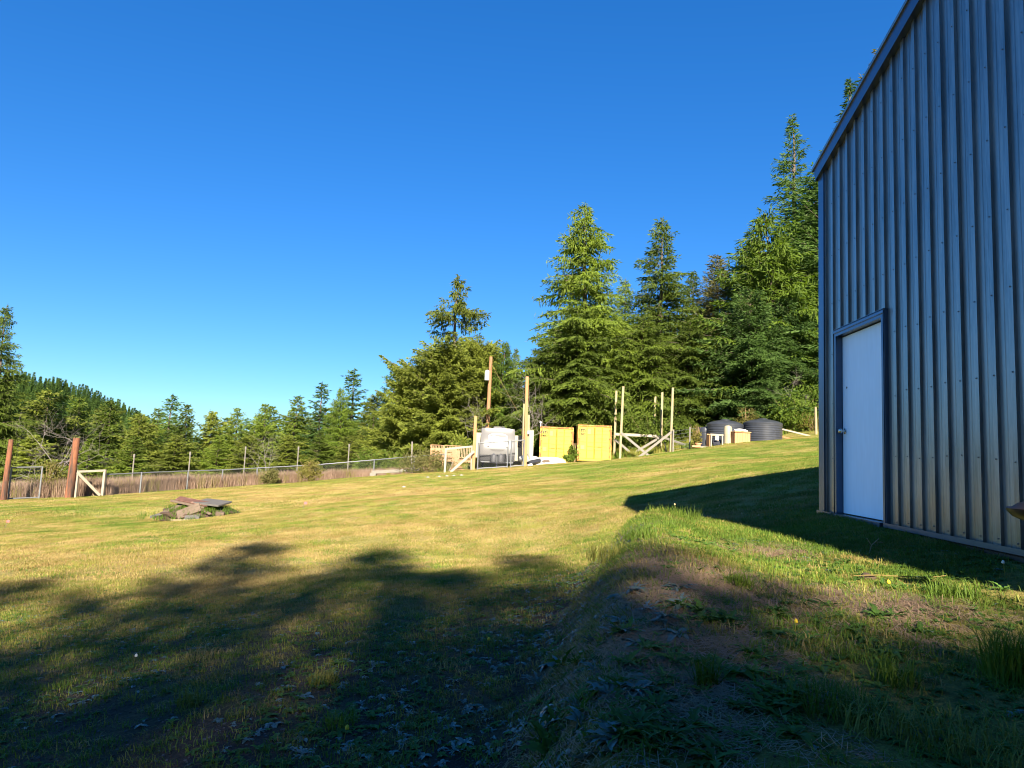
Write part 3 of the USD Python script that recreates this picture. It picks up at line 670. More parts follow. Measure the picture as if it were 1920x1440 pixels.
tree('broad_spruce', 'broad_spruce', 'broad olive spruce behind the wooden deck', 838, 655, 59, 0.82)
tree('broad_spruce', 'broad_spruce', 'broad olive spruce left of the deck with soft round outline', 775, 690, 61, 0.80)
tree('broad_spruce', 'broad_spruce', 'broad olive spruce behind the utility pole', 905, 655, 62, 0.72)
tree('light_cedar', 'young_hemlock', 'green pointed young tree right of the utility pole', 940, 640, 61, 0.9)
tree('hemlock', 'slim_tree', 'slim dark treetop left of the tallest hemlock', 968, 650, 70, 0.7)
tree('far_spire', 'spire_conifer', 'thin dark conifer at the left shoulder of the olive trees', 742, 680, 72, 1.0)
# tree line beyond the dry grass, left to right
line = [('hemlock', 14, 568, 66, 0.8, 'tall blurred dark conifer cut by the left edge of the picture'),
        ('far_hemlock', 95, 730, 78, 1.1, 'olive conifer behind the bare trees at left'), ('far_fir', 150, 745, 82, 1.1, 'conifer behind the leaning charred post'),
        ('far_fir', 212, 752, 84, 1.2, 'conifer above the gate frame at left'), ('far_hemlock', 262, 775, 80, 1.0, 'olive conifer right of the gate frame'),
        ('far_spire', 322, 738, 84, 1.3, 'dark pointed conifer standing above its neighbours above the debris pile'), ('far_fir', 352, 758, 82, 1.0, 'conifer hugging the right side of the dark pointed one'),
        ('far_hemlock', 398, 770, 86, 0.9, 'thin crowned conifer right of the debris pile'), ('far_fir', 448, 765, 82, 1.0, 'green conifer above the grassy fence left of the pale bush'),
        ('far_fir', 500, 757, 84, 1.0, 'conifer directly above the small olive shrub'), ('far_fir', 556, 742, 80, 1.05, 'dark green conifer above the pale yellow bush'),
        ('far_spire', 605, 715, 78, 1.2, 'slender dark conifer right of the pale yellow bush'), ('light_cedar', 645, 728, 72, 0.85, 'bright green conical tree at the middle of the tree line'),
        ('far_spire', 665, 690, 76, 1.25, 'tallest dark spire of the left tree line'), ('far_hemlock', 715, 735, 72, 0.9, 'brownish conifer right of the tallest dark spire'),
        ('far_fir', 700, 770, 66, 0.8, 'low dark conifer above the grey timber beam')]
for k, u, v, Yd, w, lab in line:
    tree(k, 'tree_line_conifer', lab, u, v, Yd, w)
LG = 'conifers filling in behind the tree line'
for q, (u, v) in enumerate(zip(np.linspace(-40, 760, 27), np.interp(np.linspace(-40, 760, 27), [-40, 60, 250, 420, 600, 760], [690, 760, 778, 776, 768, 750]))):
    k = TR.choice(['far_fir', 'far_hemlock', 'far_fir', 'far_spire'])
    tree(k, 'background_conifer', 'conifer filling in behind the tree line at left', u + TR.uniform(-12, 12), v + TR.uniform(-14, 14), TR.uniform(88, 115), TR.uniform(1.0, 1.4), LG)
LG2 = 'conifers filling in behind the tall trees'
for u, v, Yd in ((1000, 690, 74), (1060, 600, 76), (1150, 600, 75), (1230, 560, 76), (1330, 560, 74), (1390, 500, 78), (1440, 470, 76), (1520, 380, 78), (1580, 420, 74), (1650, 300, 78), (1120, 660, 66), (1250, 650, 65), (1350, 600, 65), (1500, 480, 68), (880, 720, 72), (820, 720, 74)):
    tree(TR.choice(['hemlock', 'fir', 'fir']), 'background_conifer', 'conifer filling in behind the tall trees at centre and right', u, v, Yd, 1.15, LG2)
# low conifers that close the forest edge down to the ground
LG3 = 'young conifers along the forest edge'
for u, v, Yd in ((-20, 800, 66), (60, 815, 66), (170, 822, 66), (250, 818, 66), (330, 815, 67), (410, 818, 67), (470, 815, 68), (540, 815, 66), (600, 808, 66), (660, 815, 64), (730, 800, 62), (770, 790, 60)):
    tree(TR.choice(['far_fir', 'far_hemlock']), 'young_conifer', 'young bushy conifer at the foot of the left tree line', u, v, Yd + TR.uniform(-2, 3), TR.uniform(1.2, 1.6), LG3)
# the trees behind the photographer that shade the foreground
SHADE = 'trees behind the photographer'
def shade_tree(kind, gx_, gy_, back, width=1.0):
    """A tree behind the viewer whose tip throws its shadow on the ground point."""
    t = (gy_ + back) / math.cos(SUN_EL) / -math.cos(SUN_AZ)
    p = np.array([gx_, gy_, gz(gx_, gy_)]) + SUN * t
    g = gz(p[0], p[1])
    s = (p[2] - g) / KH[kind]
    copy_of(K[kind], 'shade_tree', 'tall conifer behind the photographer throwing shade on the lawn', 'tree', (p[0], p[1], g), TR.uniform(0, 6), SHADE, (s * width, s * width, s))
for kind, x, y, back, w in (('fir', -11.5, 8.6, 24, 0.95), ('fir', -8.4, 9.3, 27, 0.85), ('hemlock', -6.2, 10.2, 25, 0.8), ('fir', -4.4, 13.6, 26, 0.75), ('hemlock', -2.2, 13.0, 29, 0.75),
                            ('fir', -0.9, 9.6, 25, 0.7), ('spire', -0.45, 11.8, 27, 0.95), ('fir', -15, 9.5, 26, 1.0), ('fir', 1.7, 1.9, 24, 0.62), ('fir', 3.6, 1.9, 26, 0.62), ('fir', -0.80, 9.4, 25, 0.60), ('spire', 3.55, 4.9, 22, 0.5),
                            ('low_fir', 0.0, 2.4, 16, 0.5), ('fir', 8, 8, 28, 1.0), ('hemlock', 12, 10, 27, 1.0), ('fir', 17, 12, 30, 1.0), ('fir', -20, 10, 28, 1.1), ('hemlock', -26, 10, 30, 1.1),
                            ('fir', 1.0, 2.0, 34, 0.8), ('fir', 1.35, 3.5, 30, 1.1), ('hemlock', 2.0, 3.9, 28, 1.1), ('fir', 2.6, 3.6, 30, 1.2), ('fir', 3.15, 3.9, 27, 1.2), ('hemlock', -5, 6, 36, 0.5), ('hemlock', -10, 6, 38, 0.5), ('fir', 7, 3, 38, 1.1), ('fir', 13, 6, 40, 1.3)):
    shade_tree(kind, x, y, back, w)
# forest on the far hill: too many and too far to tell apart
def instancer(name, protos, pos, idx, scale, quat=None, label=None, kind='stuff'):
    pi = UsdGeom.PointInstancer.Define(stage, '/World/' + name)
    targets = []
    for q, (mesh, mat) in enumerate(protos):
        m = usdkit.mesh(stage, f'/World/{name}/kind_{chr(97 + q)}', mesh, M[mat]); m.CreateDoubleSidedAttr(True)
        targets.append(m.GetPath())
    pi.CreatePrototypesRel().SetTargets(targets)
    pi.CreatePositionsAttr(Vt.Vec3fArray.FromNumpy(np.asarray(pos, np.float32)))
    pi.CreateProtoIndicesAttr(Vt.IntArray.FromNumpy(np.asarray(idx, np.int32)))
    sc_ = np.asarray(scale, np.float32)
    pi.CreateScalesAttr(Vt.Vec3fArray.FromNumpy(np.repeat(sc_[:, None], 3, 1) if sc_.ndim == 1 else sc_))
    if quat is not None:
        pi.CreateOrientationsAttr(Vt.QuathArray([Gf.Quath(*map(float, q)) for q in quat]))
    tag(pi, label=label, kind=kind)
    return pi
rng = np.random.default_rng(5)
small = [conifer(30 + q, H=13.0, R=3.0, per=5, whorl=0.6, sl=0.6, sw=0.13, step=0.5, hang=0.2, t0=0.02, shape=1.05)[1] for q in range(3)]
n = 9000
px = rng.uniform(-400, 20, n); py = rng.uniform(215, 430, n); pz = hill_h(px, py)
keep = pz > EYE - 14
px, py, pz = px[keep], py[keep], pz[keep]
instancer('hill_forest', [(small[0], 'fir_green'), (small[1], 'fir_green'), (small[2], 'fir_green')], np.stack([px, py, pz - 0.3], 1), rng.integers(0, 3, len(px)), rng.uniform(0.45, 0.85, len(px)), label='conifer forest covering the far hill at left')

# ------------------------------------------------------------------ bare and leafy shrubs
def branchy(seed, H, spread, depth=4, r0=0.06, kids=3, up=0.5):
    rng = np.random.default_rng(seed); m = MB()
    def grow(p, d, L, r, k):
        n = 4; pts = [p]
        for _ in range(n):
            d = unit(d + rng.normal(0, 0.13, 3)); p = p + d * L / n; pts.append(p)
        m.tube(pts, np.linspace(r, r * 0.62, n + 1), 5 if k > 2 else 3, cap=False)
        if k:
            for c in range(kids):
                q = rng.integers(2, n + 1)
                dd = unit(d * up + rng.normal(0, spread, 3) + [0, 0, 0.15])
                grow(pts[q], dd, L * rng.uniform(0.55, 0.85), r * 0.55, k - 1)
    for _ in range(1):
        grow(np.array([rng.normal(0, 0.15), rng.normal(0, 0.15), -0.1]), unit(np.array([rng.normal(0, 0.25), rng.normal(0, 0.25), 1.0])), H * 0.42, r0, depth)
    return m.mesh()
def bare_tree(u, v_top, Yd, seed, label, spread=0.55, depth=5, cat='tree'):
    p = at(u, v_top, Yd); g = gz(p[0], p[1]); Ht = p[2] - g
    t = thing('bare_tree', label, cat, (p[0], p[1], g))
    me = branchy(seed, 1.0, spread, depth, r0=0.006, kids=3)
    v = me[0]; k = Ht / v[:, 2].max()
    obj('limbs', (v * k, me[1]), 'grey_bark', t)
bare_tree(945, 700, 54, 3, 'pale bare limbed tree right behind the utility pole and trailer', 0.6)
bare_tree(915, 735, 57, 9, 'pale bare limbed tree left of the utility pole', 0.7)
bare_tree(112, 770, 62, 4, 'bare grey tree left of the charred leaning post', 0.5)
bare_tree(150, 760, 60, 5, 'bare grey tree just right of the charred leaning post', 0.5)
bare_tree(480, 800, 64, 6, 'faint bare grey tree in front of the left conifers', 0.5)
bare_tree(1530, 690, 52, 8, 'small dead branch beside the building corner', 0.6)

def bush_mesh(seed, n, R, Hh, leaf=0.09):
    rng = np.random.default_rng(seed)
    c = rng.normal(0, 1, (n // 40 + 1, 3)); c = unit(c) * rng.uniform(0.35, 1.0, (len(c), 1)) * [R, R, Hh * 0.55] + [0, 0, Hh * 0.5]
    b = c[rng.integers(0, len(c), n)] + rng.normal(0, 0.17 * R, (n, 3)); b[:, 2] = np.maximum(b[:, 2], 0.02)
    d = unit(rng.normal(0, 1, (n, 3)) + [0, 0, 0.4])
    return spray_mesh(b, d, unit(rng.normal(0, 1, (n, 3)) + [0, 0, 0.6]), leaf * rng.uniform(0.7, 1.6, n), leaf * 0.42 * rng.uniform(0.7, 1.3, n))
def stems_mesh(seed, R, Hh, k=9):
    rng = np.random.default_rng(seed); m = MB()
    for _ in range(k):
        a, e = rng.uniform(0, 6.28), rng.uniform(0.2, 0.9) * R
        m.tube([(0, 0, -0.05), (0.4 * e * math.cos(a), 0.4 * e * math.sin(a), Hh * 0.5), (e * math.cos(a), e * math.sin(a), Hh * 0.92)], [0.02, 0.014, 0.005], 4, cap=False)
    return m.mesh()
def bush(name, label, u, v, Yd, R, Hh, mat, seed, n=1500, leaf=0.10, group=None):
    p = foot(u, v, Yd)
    t = thing(name, label, 'shrub', p, group=group)
    obj('foliage', bush_mesh(seed, n, R, Hh, leaf), mat, t); obj('stems', stems_mesh(seed, R, Hh), 'twig', t)
bush('yellow_bush', 'pale yellow bush standing in the dry grass before the left fence', 582, 880, 48.5, 0.85, 1.5, 'yellow_shrub', 1)
bush('small_shrub', 'small olive brown shrub left of the pale yellow bush', 508, 893, 49, 0.6, 1.0, 'spruce_brown', 2)
bush('bramble_bush', 'low brown green bush in front of the wooden deck behind the fence', 800, 865, 50, 2.0, 1.35, 'spruce_brown', 3, 3000)
bush('orange_shrub', 'orange brown shrub between the two leaning posts', 88, 900, 43, 1.0, 2.2, 'yellow_shrub', 4, 1800)
bush('shrub', 'green shrub behind the right end of the deck beside the trailer', 870, 835, 54, 1.3, 2.2, 'bright_green', 5, 2200)
bush('shrub', 'yellow green shrub between the trailer and the left container', 984, 830, 53, 0.8, 2.9, 'bright_green', 6, 1800)
bush('shrub', 'leafy vine shrub growing between the two yellow containers', 1078, 850, 49.6, 0.34, 1.5, 'bright_green', 7, 700)
bush('shrub', 'small green plant at the foot of the left container', 1066, 862, 47.2, 0.4, 0.55, 'bright_green', 8, 500)
bush('shrub', 'dark green thicket behind the timber frame braces', 1215, 820, 54, 2.6, 2.6, 'hemlock_green', 9, 3500, 0.14)
bush('shrub', 'yellow green shrub with upright stems left of the left black tank', 1306, 825, 47.0, 0.42, 1.6, 'yellow_shrub', 10, 900)
bush('shrub', 'orange tinged shrub behind the gap between the black tanks', 1400, 780, 50, 0.8, 2.6, 'yellow_shrub', 11, 1400)
bush('shrub', 'leafy light green shrub behind the right black tank', 1490, 790, 51, 1.7, 2.6, 'bright_green', 12, 3200, 0.14)
bush('shrub', 'yellow green shrub beside the fence post at the building corner', 1520, 805, 50, 1.1, 1.3, 'yellow_shrub', 13, 1500)
bush('shrub', 'dense leafy shrub at the building edge under the low fir', 1545, 770, 53, 2.0, 3.0, 'bright_green', 14, 3000, 0.14)
bush('shrub', 'bright green shrub at the foot of the tree line left of the deck', 700, 850, 58, 1.8, 2.4, 'bright_green', 15, 2500, 0.14)
bush('shrub', 'dark shrub behind the grey timber beam', 745, 850, 57, 1.5, 2.0, 'hemlock_green', 16, 2200, 0.14)
bush('shrub', 'long leafed shrub rising above the deck railing', 862, 815, 55, 1.2, 2.5, 'olive_green', 17, 2200, 0.18)

# ------------------------------------------------------------------ grass
def blades(seed, n, R, h, w, lean=0.5, square=True):
    rng = np.random.default_rng(seed)
    p = np.zeros((n, 3)); 
    if square: p[:, :2] = rng.uniform(-R, R, (n, 2))
    else:
        r = R * np.sqrt(rng.random(n)); a = rng.uniform(0, 6.28, n); p[:, 0] = r * np.cos(a); p[:, 1] = r * np.sin(a)
    p[:, 2] = -0.008
    a = rng.uniform(0, 6.28, n); L = h * rng.uniform(0.45, 1.2, n); W = w * rng.uniform(0.6, 1.2, n)
    d = np.stack([np.cos(a), np.sin(a), np.zeros(n)], 1); s = np.stack([-np.sin(a), np.cos(a), np.zeros(n)], 1)
    k = lean * rng.uniform(0.2, 1.4, n)
    up = np.array([0, 0, 1.0])
    mid = p + d * (L * k * 0.30)[:, None] + up * (L * 0.55)[:, None]
    tip = p + d * (L * k * 0.95)[:, None] + up * (L * (0.98 - 0.35 * k))[:, None]
    v = np.stack([p - s * W[:, None], p + s * W[:, None], mid + s * (W * 0.75)[:, None], mid - s * (W * 0.75)[:, None], tip], 1).reshape(-1, 3)
    q = np.arange(n)[:, None] * 5
    return v, np.concatenate([q + [[0, 1, 2]], q + [[0, 2, 3]], q + [[3, 2, 4]]], 0)

def tilt_quats(x, y, rng, e=0.15):
    zx = (ground_z(x + e, y) - ground_z(x - e, y)) / (2 * e); zy = (ground_z(x, y + e) - ground_z(x, y - e)) / (2 * e)
    nrm = unit(np.stack([-zx, -zy, np.ones_like(zx)], 1))
    ax = np.cross(np.array([0, 0, 1.0]), nrm); sn = np.linalg.norm(ax, axis=1); th = np.arctan2(sn, nrm[:, 2])
    ax = ax / np.maximum(sn, 1e-9)[:, None]
    q1 = np.concatenate([np.cos(th / 2)[:, None], ax * np.sin(th / 2)[:, None]], 1)
    a = rng.uniform(0, 6.28, len(x)); q2 = np.stack([np.cos(a / 2), 0 * a, 0 * a, np.sin(a / 2)], 1)
    w1, x1, y1, z1 = q1.T; w2, x2, y2, z2 = q2.T
    return np.stack([w1 * w2 - x1 * x2 - y1 * y2 - z1 * z2, w1 * x2 + x1 * w2 + y1 * z2 - z1 * y2, w1 * y2 - x1 * z2 + y1 * w2 + z1 * x2, w1 * z2 + x1 * y2 - y1 * x2 + z1 * w2], 1)

def wedge(rng, n, y0, y1, margin=0.6):
    """Random ground points in the view between two distances."""
    y = np.sqrt(rng.uniform(y0 ** 2, y1 ** 2, n)); x = rng.uniform(-1, 1, n) * (0.80 * y + margin)
    dx = x * WOUT[0] + y * WOUT[1] - WALL_D; s = x * WDIR[0] + y * WDIR[1]
    keep = ~((dx > -0.06) & (s < W_FAR + 0.05))
    return x[keep], y[keep]

rng = np.random.default_rng(8)
def grass_zone(name, label, n, y0, y1, protos, smin, smax, fat=1.0, dens=None):
    """protos: three lists (green, olive, dry) of indices into the shapes."""
    x, y = wedge(rng, n, y0, y1)
    g, d, b, rr = turf(x, y)
    keep = rng.random(len(x)) > b * 0.82
    if dens is not None: keep &= rng.random(len(x)) < dens(x, y)
    x, y, g = x[keep], y[keep], g[keep]
    r = g + rng.normal(0, 0.24, len(x))
    cls = np.where(r > 0.60, 0, np.where(r > 0.30, 1, 2))
    var = len(protos) // 3
    idx = cls * var + rng.integers(0, var, len(x))
    instancer(name, protos, np.stack([x, y, ground_z(x, y)], 1), idx, rng.uniform(smin, smax, len(x)) * (1 + 0.12 * bank_mask(x, y)), tilt_quats(x, y, rng), label)
near_p = [(blades(100 + q, 18, 0.05, 0.048, 0.0020, 1.15), m) for m in ('blade_green', 'blade_olive', 'blade_dry') for q in range(2)]
grass_zone('near_grass', 'short patchy grass in the shaded foreground and on the bank', 56000, 1.7, 9.5, near_p, 0.5, 1.4, dens=lambda x, y: 1 - bank_mask(x, y) * (1 - np.clip(3.6 * (fbm2(x, y, 1.1, 3, 61) - 0.36), 0.12, 1)) * np.clip((8.2 - y) / 2, 0, 1))
mid_p = [(blades(120 + q, 90, 0.19, 0.05, 0.0036, 0.8), m) for m in ('blade_green', 'blade_olive', 'blade_dry') for q in range(2)]
grass_zone('middle_grass', 'mown grass of the middle lawn', 15000, 8.5, 25, mid_p, 0.7, 1.2)
far_p = [(blades(140 + q, 110, 0.50, 0.05, 0.011, 0.8), m) for m in ('blade_green', 'blade_olive', 'blade_dry') for q in range(2)]
grass_zone('far_grass', 'mown grass of the far lawn', 10000, 23, 50, far_p, 0.7, 1.1)
# tall dry grass before and behind the left fence
n = 5200
t = rng.random(n); u = -60 + 960 * t
fy = np.interp(u, [-60, 0, 195, 350, 480, 700, 830, 900], [40, 41, 42.3, 46.5, 49.8, 53.0, 52.5, 54])
yy = fy + np.abs(rng.normal(0, 1, n)) * np.interp(u, [0, 600, 900], [4.5, 3.0, 1.5])
xx_ = np.array([at(a, 880, b)[0] for a, b in zip(u, yy)])
dry = [(blades(160 + q, 46, 0.30, 0.95, 0.010, 0.30, False), m) for q, m in enumerate(('straw', 'straw', 'straw', 'blade_olive'))]
hgt = np.interp(u, [0, 350, 600, 760, 900], [1.15, 1.1, 0.95, 0.55, 0.35])
instancer('tall_dry_grass', dry, np.stack([xx_, yy, ground_z(xx_, yy)], 1), rng.choice([0, 1, 2, 3], n, p=[.3, .3, .28, .12]), rng.uniform(0.6, 1.15, n) * hgt, None, 'tall dry pinkish straw grass along the left fence')
# rough grass at the foot of the containers, posts, tanks and forest edge
n = 1500
u = rng.uniform(830, 1560, n); yy = rng.uniform(50.5, 57, n)
xx_ = np.array([at(a, 860, b)[0] for a, b in zip(u, yy)])
instancer('rough_grass', [(blades(170, 40, 0.3, 0.45, 0.010, 0.6, False), 'blade_olive'), (blades(171, 40, 0.3, 0.45, 0.010, 0.6, False), 'blade_green')], np.stack([xx_, yy, ground_z(xx_, yy)], 1), rng.integers(0, 2, n), rng.uniform(0.6, 1.5, n), None, 'rough uncut grass at the forest edge')
# small leafy ground cover on the bank and the damp lawn
def leaf_strip(L, W, droop, rise, lobes=0, seed=0, k=6):
    """A leaf along +x: pointed, folded along its rib, rising then drooping; lobes give a toothed edge."""
    s = np.linspace(0, 1, k + 1); rng = np.random.default_rng(seed)
    w = W * np.sin(np.pi * np.clip(0.06 + 0.94 * s, 0, 1) ** 0.8) ** 0.8
    if lobes: w = w * (0.62 + 0.38 * np.cos(np.arange(k + 1) * np.pi + 0.3)) * 1.25
    z = L * (rise * s - droop * s ** 2)
    c = np.stack([L * s * (1 - 0.1 * droop * s), rng.normal(0, 0.02 * L, k + 1) * s, z], 1)
    l = c + np.stack([-0.12 * w * lobes, w, 0.35 * w], 1); r = c + np.stack([-0.12 * w * lobes, -w, 0.35 * w], 1)
    v = np.vstack([c, l, r]); i = np.arange(k); n = k + 1
    f = np.concatenate([np.stack([i, i + 1, n + i + 1], 1), np.stack([i, n + i + 1, n + i], 1), np.stack([i, 2 * n + i + 1, i + 1], 1), np.stack([i, 2 * n + i, 2 * n + i + 1], 1)])
    return v, f
def rosette_mesh(seed, n, L, W, rise=0.5, droop=0.5, lobes=0):
    rng = np.random.default_rng(seed); m = MB()
    for q in range(n):
        a = q * 2.4 + rng.normal(0, 0.2); k = rng.uniform(0.55, 1.15)
        v, f = leaf_strip(L * k, W * k, droop * rng.uniform(0.7, 1.3), rise * rng.uniform(0.5, 1.5), lobes, seed * 50 + q, 5)
        m.add(v @ rz(a).T + [0, 0, 0.004], f)
    return m.mesh()
def cover_at(x, y):
    m = bank_mask(x, y); e = bank_edge(y)
    flank = np.exp(-((x - e + 0.1) / 0.55) ** 2) * (y < 8)
    low = (1 - m) * (y < 9) * 0.95 * np.clip(1.4 - y / 9, 0, 1)
    clump = fbm2(x, y, 1.3, 3, 33)
    g, d, b, rr = turf(x, y)
    return np.clip((0.55 * flank + low + 0.75 * m) * np.clip(4.0 * (clump - 0.36), 0.06, 1.2), 0, 1)
x, y = wedge(rng, 42000, 1.7, 10.5)
k = rng.random(len(x)) < cover_at(x, y)
x, y = x[k], y[k]
e = bank_edge(y)
pale = rng.random(len(x)) < np.where(x < e - 0.6, 0.22, np.where(x < e + 0.35, 0.5, 0.05))
cov = [(rosette_mesh(200, 7, 0.050, 0.011), 'weed_leaf'), (rosette_mesh(201, 9, 0.040, 0.008, 0.8), 'weed_leaf'), (rosette_mesh(202, 6, 0.055, 0.013, 0.35), 'weed_leaf'),
       (rosette_mesh(203, 8, 0.045, 0.010, 0.3), 'pale_weed_leaf'), (rosette_mesh(204, 6, 0.052, 0.013, 0.4), 'pale_weed_leaf')]
instancer('leafy_ground_cover', cov, np.stack([x, y, ground_z(x, y)], 1), np.where(pale, rng.integers(3, 5, len(x)), rng.integers(0, 3, len(x))), rng.uniform(0.3, 1.0, len(x)), tilt_quats(x, y, rng), 'small leafy weeds carpeting the bank and the damp shaded lawn')
# dry needles and straw lying on the bare spots of the bank
x, y = wedge(rng, 110000, 1.7, 9.5)
g, d, b, rr = turf(x, y); k = rng.random(len(x)) < b * bank_mask(x, y) * 0.75
x, y = x[k], y[k]
lit = MB()
r2 = np.random.default_rng(3)
for q in range(14):
    a = r2.uniform(0, 6.28); L = r2.uniform(0.03, 0.10); c = np.append(r2.uniform(-0.05, 0.05, 2), r2.uniform(0.003, 0.012)); dd = np.array([math.cos(a), math.sin(a), r2.normal(0, 0.15)])
    s = np.array([-math.sin(a), math.cos(a), 0]) * 0.0011
    lit.add([c - dd * L / 2 - s, c - dd * L / 2 + s, c + dd * L / 2 + s, c + dd * L / 2 - s], [[0, 1, 2, 3]])
instancer('dry_litter', [(lit.mesh(), 'straw'), (lit.mesh(), 'twig')], np.stack([x, y, ground_z(x, y)], 1), rng.integers(0, 2, len(x)), rng.uniform(0.6, 1.3, len(x)), tilt_quats(x, y, rng), 'dry needles and straw lying on the bare spots of the bank')

# small pebbles on the bare soil
x, y = wedge(rng, 45000, 1.7, 8.0)
g, d, b, rr = turf(x, y); k = rng.random(len(x)) < b * 0.8
x, y = x[k], y[k]
peb = []
for q in range(2):
    m = trimesh.creation.icosphere(1, 0.006); v = np.array(m.vertices) * [1.3, 1.0, 0.7] * (1 + 0.5 * (meshkit.noise(np.array(m.vertices) * 300 + q * 9 + 50, q) - 0.5))[:, None]
    peb.append((v, np.array(m.faces)))
instancer('pebbles', [(peb[0], 'stone_grey'), (peb[1], 'soil_clod')], np.stack([x, y, ground_z(x, y) + 0.001], 1), rng.integers(0, 2, len(x)), rng.uniform(0.3, 1.1, len(x)), tilt_quats(x, y, rng), 'small pebbles and soil crumbs on the bare damp soil')

# ------------------------------------------------------------------ containers
def text_on(text, height, bold=True):
    m = meshkit.text_mesh(text, height, 0.004, bold)
    v = np.array(m.vertices); return v, np.array(m.faces)
def put_text(name, text, h, x, z, y, mat, parent, center=True, bold=True, sx=1.0):
    """Lettering on a face that looks towards -y."""
    v, f = text_on(text, h, bold)
    v[:, 0] *= sx
    if center: v[:, 0] -= (v[:, 0].min() + v[:, 0].max()) / 2
    return obj(name, (np.stack([v[:, 0] + x, y - v[:, 2], v[:, 1] + z], 1), f), mat, parent)
def container(label, p, rot, lean=0.0):
    W, Hc, Lc = 2.44, 2.60, 6.06
    t = thing('shipping_container', label, 'container', p, rot, 'yellow shipping containers')
    fr = MB()
    for sx in (-1, 1):
        for y in (0.06, Lc - 0.06):
            fr.cbox((sx * (W / 2 - 0.06), y, Hc / 2), (0.12, 0.12, Hc - 0.24), 0.01)
    fr.build('corner_posts', 'container_rust', t)
    top = MB(); top.cbox((0, 0.05, Hc - 0.06), (W - 0.30, 0.10, 0.115), 0.01).cbox((0, Lc - 0.05, Hc - 0.06), (W - 0.30, 0.10, 0.115), 0.01)
    top.build('header', 'container_rust', t)
    MB().cbox((0, 0.05, 0.09), (W - 0.30, 0.10, 0.15), 0.01).build('door_sill', 'container_yellow', t)
    for sx in (-1, 1):
        MB().cbox((sx * (W / 2 - 0.04), Lc / 2, Hc - 0.05), (0.075, Lc - 0.3, 0.09), 0.01).cbox((sx * (W / 2 - 0.04), Lc / 2, 0.09), (0.075, Lc - 0.3, 0.15), 0.01).build('side_rail', 'container_rust', t)
        for y in (0.089, Lc - 0.089):
            for z in (0.06, Hc - 0.058): MB().cbox((sx * (W / 2 - 0.081), y, z), (0.165, 0.18, 0.122), 0.012).build('corner_casting', 'container_rust', t)
        v = []; ys = np.arange(0.13, Lc - 0.13, 0.07)
        for i, y in enumerate(ys):
            d = (0.0, 0.0, 0.036, 0.036)[i % 4]
            v += [(sx * (W / 2 - 0.03 - d), y, 0.165), (sx * (W / 2 - 0.03 - d), y, Hc - 0.095)]
        obj('side_wall', (v, [(2 * q, 2 * q + 2, 2 * q + 3, 2 * q + 1) for q in range(len(ys) - 1)]), 'container_yellow', t)
    MB().box((0, Lc / 2, Hc - 0.04), (W - 0.17, Lc - 0.22, 0.03)).build('roof', 'container_rust', t)
    MB().box((0, Lc - 0.08, Hc / 2), (W - 0.25, 0.03, Hc - 0.26)).build('end_wall', 'container_yellow', t)
    zb, zt = 0.172, Hc - 0.125
    for sx in (-1, 1):
        xc = sx * (W / 4 - 0.065); w = W / 2 - 0.145
        d = MB(); d.box((xc, 0.07, (zb + zt) / 2), (w, 0.03, zt - zb))
        # raised pressings of the door leaf, three rows
        hs = np.linspace(zb, zt, 5)
        for q in range(4):
            for r in (-1, 1):
                d.cbox((xc + r * w * 0.245, 0.049, (hs[q] + hs[q + 1]) / 2), (w * 0.44, 0.022, (hs[1] - hs[0]) * 0.90), 0.010)
        door = d.build('door', 'container_yellow', t)
        for r in (-0.49, 0.0):
            b = MB(); x = xc + sx * r * w * 0.98
            b.tube([(x, 0.015, zb - 0.08), (x, 0.015, zt + 0.07)], 0.017, 6)
            for z in (zb + 0.05, zb + 0.75, zt - 0.75, zt - 0.05): b.box((x, 0.022, z), (0.09, 0.036, 0.05))
            b.bar((x, 0.008, 1.05), (x - sx * 0.42, 0.008, 1.05), 0.03, 0.02)
            b.build('locking_bar', 'container_yellow', door)
        for z in np.linspace(zb + 0.2, zt - 0.2, 4): MB().cbox((sx * (W / 2 - 0.10), 0.004, z), (0.16, 0.03, 0.06), 0.006).build('hinge', 'container_rust', door)
    y = 0.034
    put_text('logo', 'm', 0.27, -0.83, 2.08, y, 'container_ink', t, sx=1.15)
    put_text('logo', 'SC', 0.15, -0.83, 1.85, y, 'container_ink', t, sx=1.25)
    MB().box((-0.40, y, 2.12), (0.24, 0.006, 0.36)).build('paint_patch', 'container_patch', t)
    MB().box((-0.84, y, 0.98), (0.25, 0.006, 0.28)).build('paint_patch', 'container_patch', t)
    tag(put_text('faded_number', 'MSCU 263741 0', 0.085, 0.62, 2.16, y, 'container_faded', t), kind='stuff')
    for k, z in enumerate((1.62, 1.52, 1.08, 0.98, 0.52, 0.42)):
        put_text('faded_marking', ('MAX GR.  30,480 KG', 'TARE  2,200 KG', 'NET  28,280 KG', 'CU.CAP.  33.2 CU.M', '22G1', 'CSC')[k], 0.05, 0.55, z, y, 'container_faded', t)
    return t
c1 = foot(1042, 866, 50.2); container('yellow shipping container on the left with a white heap lying in front of its doors', c1, -0.05)
c2 = foot(1113.5, 865, 50.0); c2[2] = at(1113.5, 865, 50)[2]; container('yellow shipping container on the right next to the timber post frame', c2, -0.06)
pv = at(1015, 797, 50.5)
MB().lathe([(0.05, -0.05), (0.05, 0.22), (0.10, 0.22), (0.09, 0.32), (0.001, 0.34)], 12).mesh()
t = thing('vent_pipe', 'small white vent pipe sticking up over the left container roof corner', 'pipe', (pv[0] - 0.02, 51.2, pv[2] - 0.15))
MB().tube([(0, 0, 0.05), (0, 0, 0.36)], 0.05, 10).build('pipe', 'badge_white', t); MB().lathe([(0.10, 0.34), (0.09, 0.44), (0.001, 0.46)], 12).build('cap', 'badge_white', t)

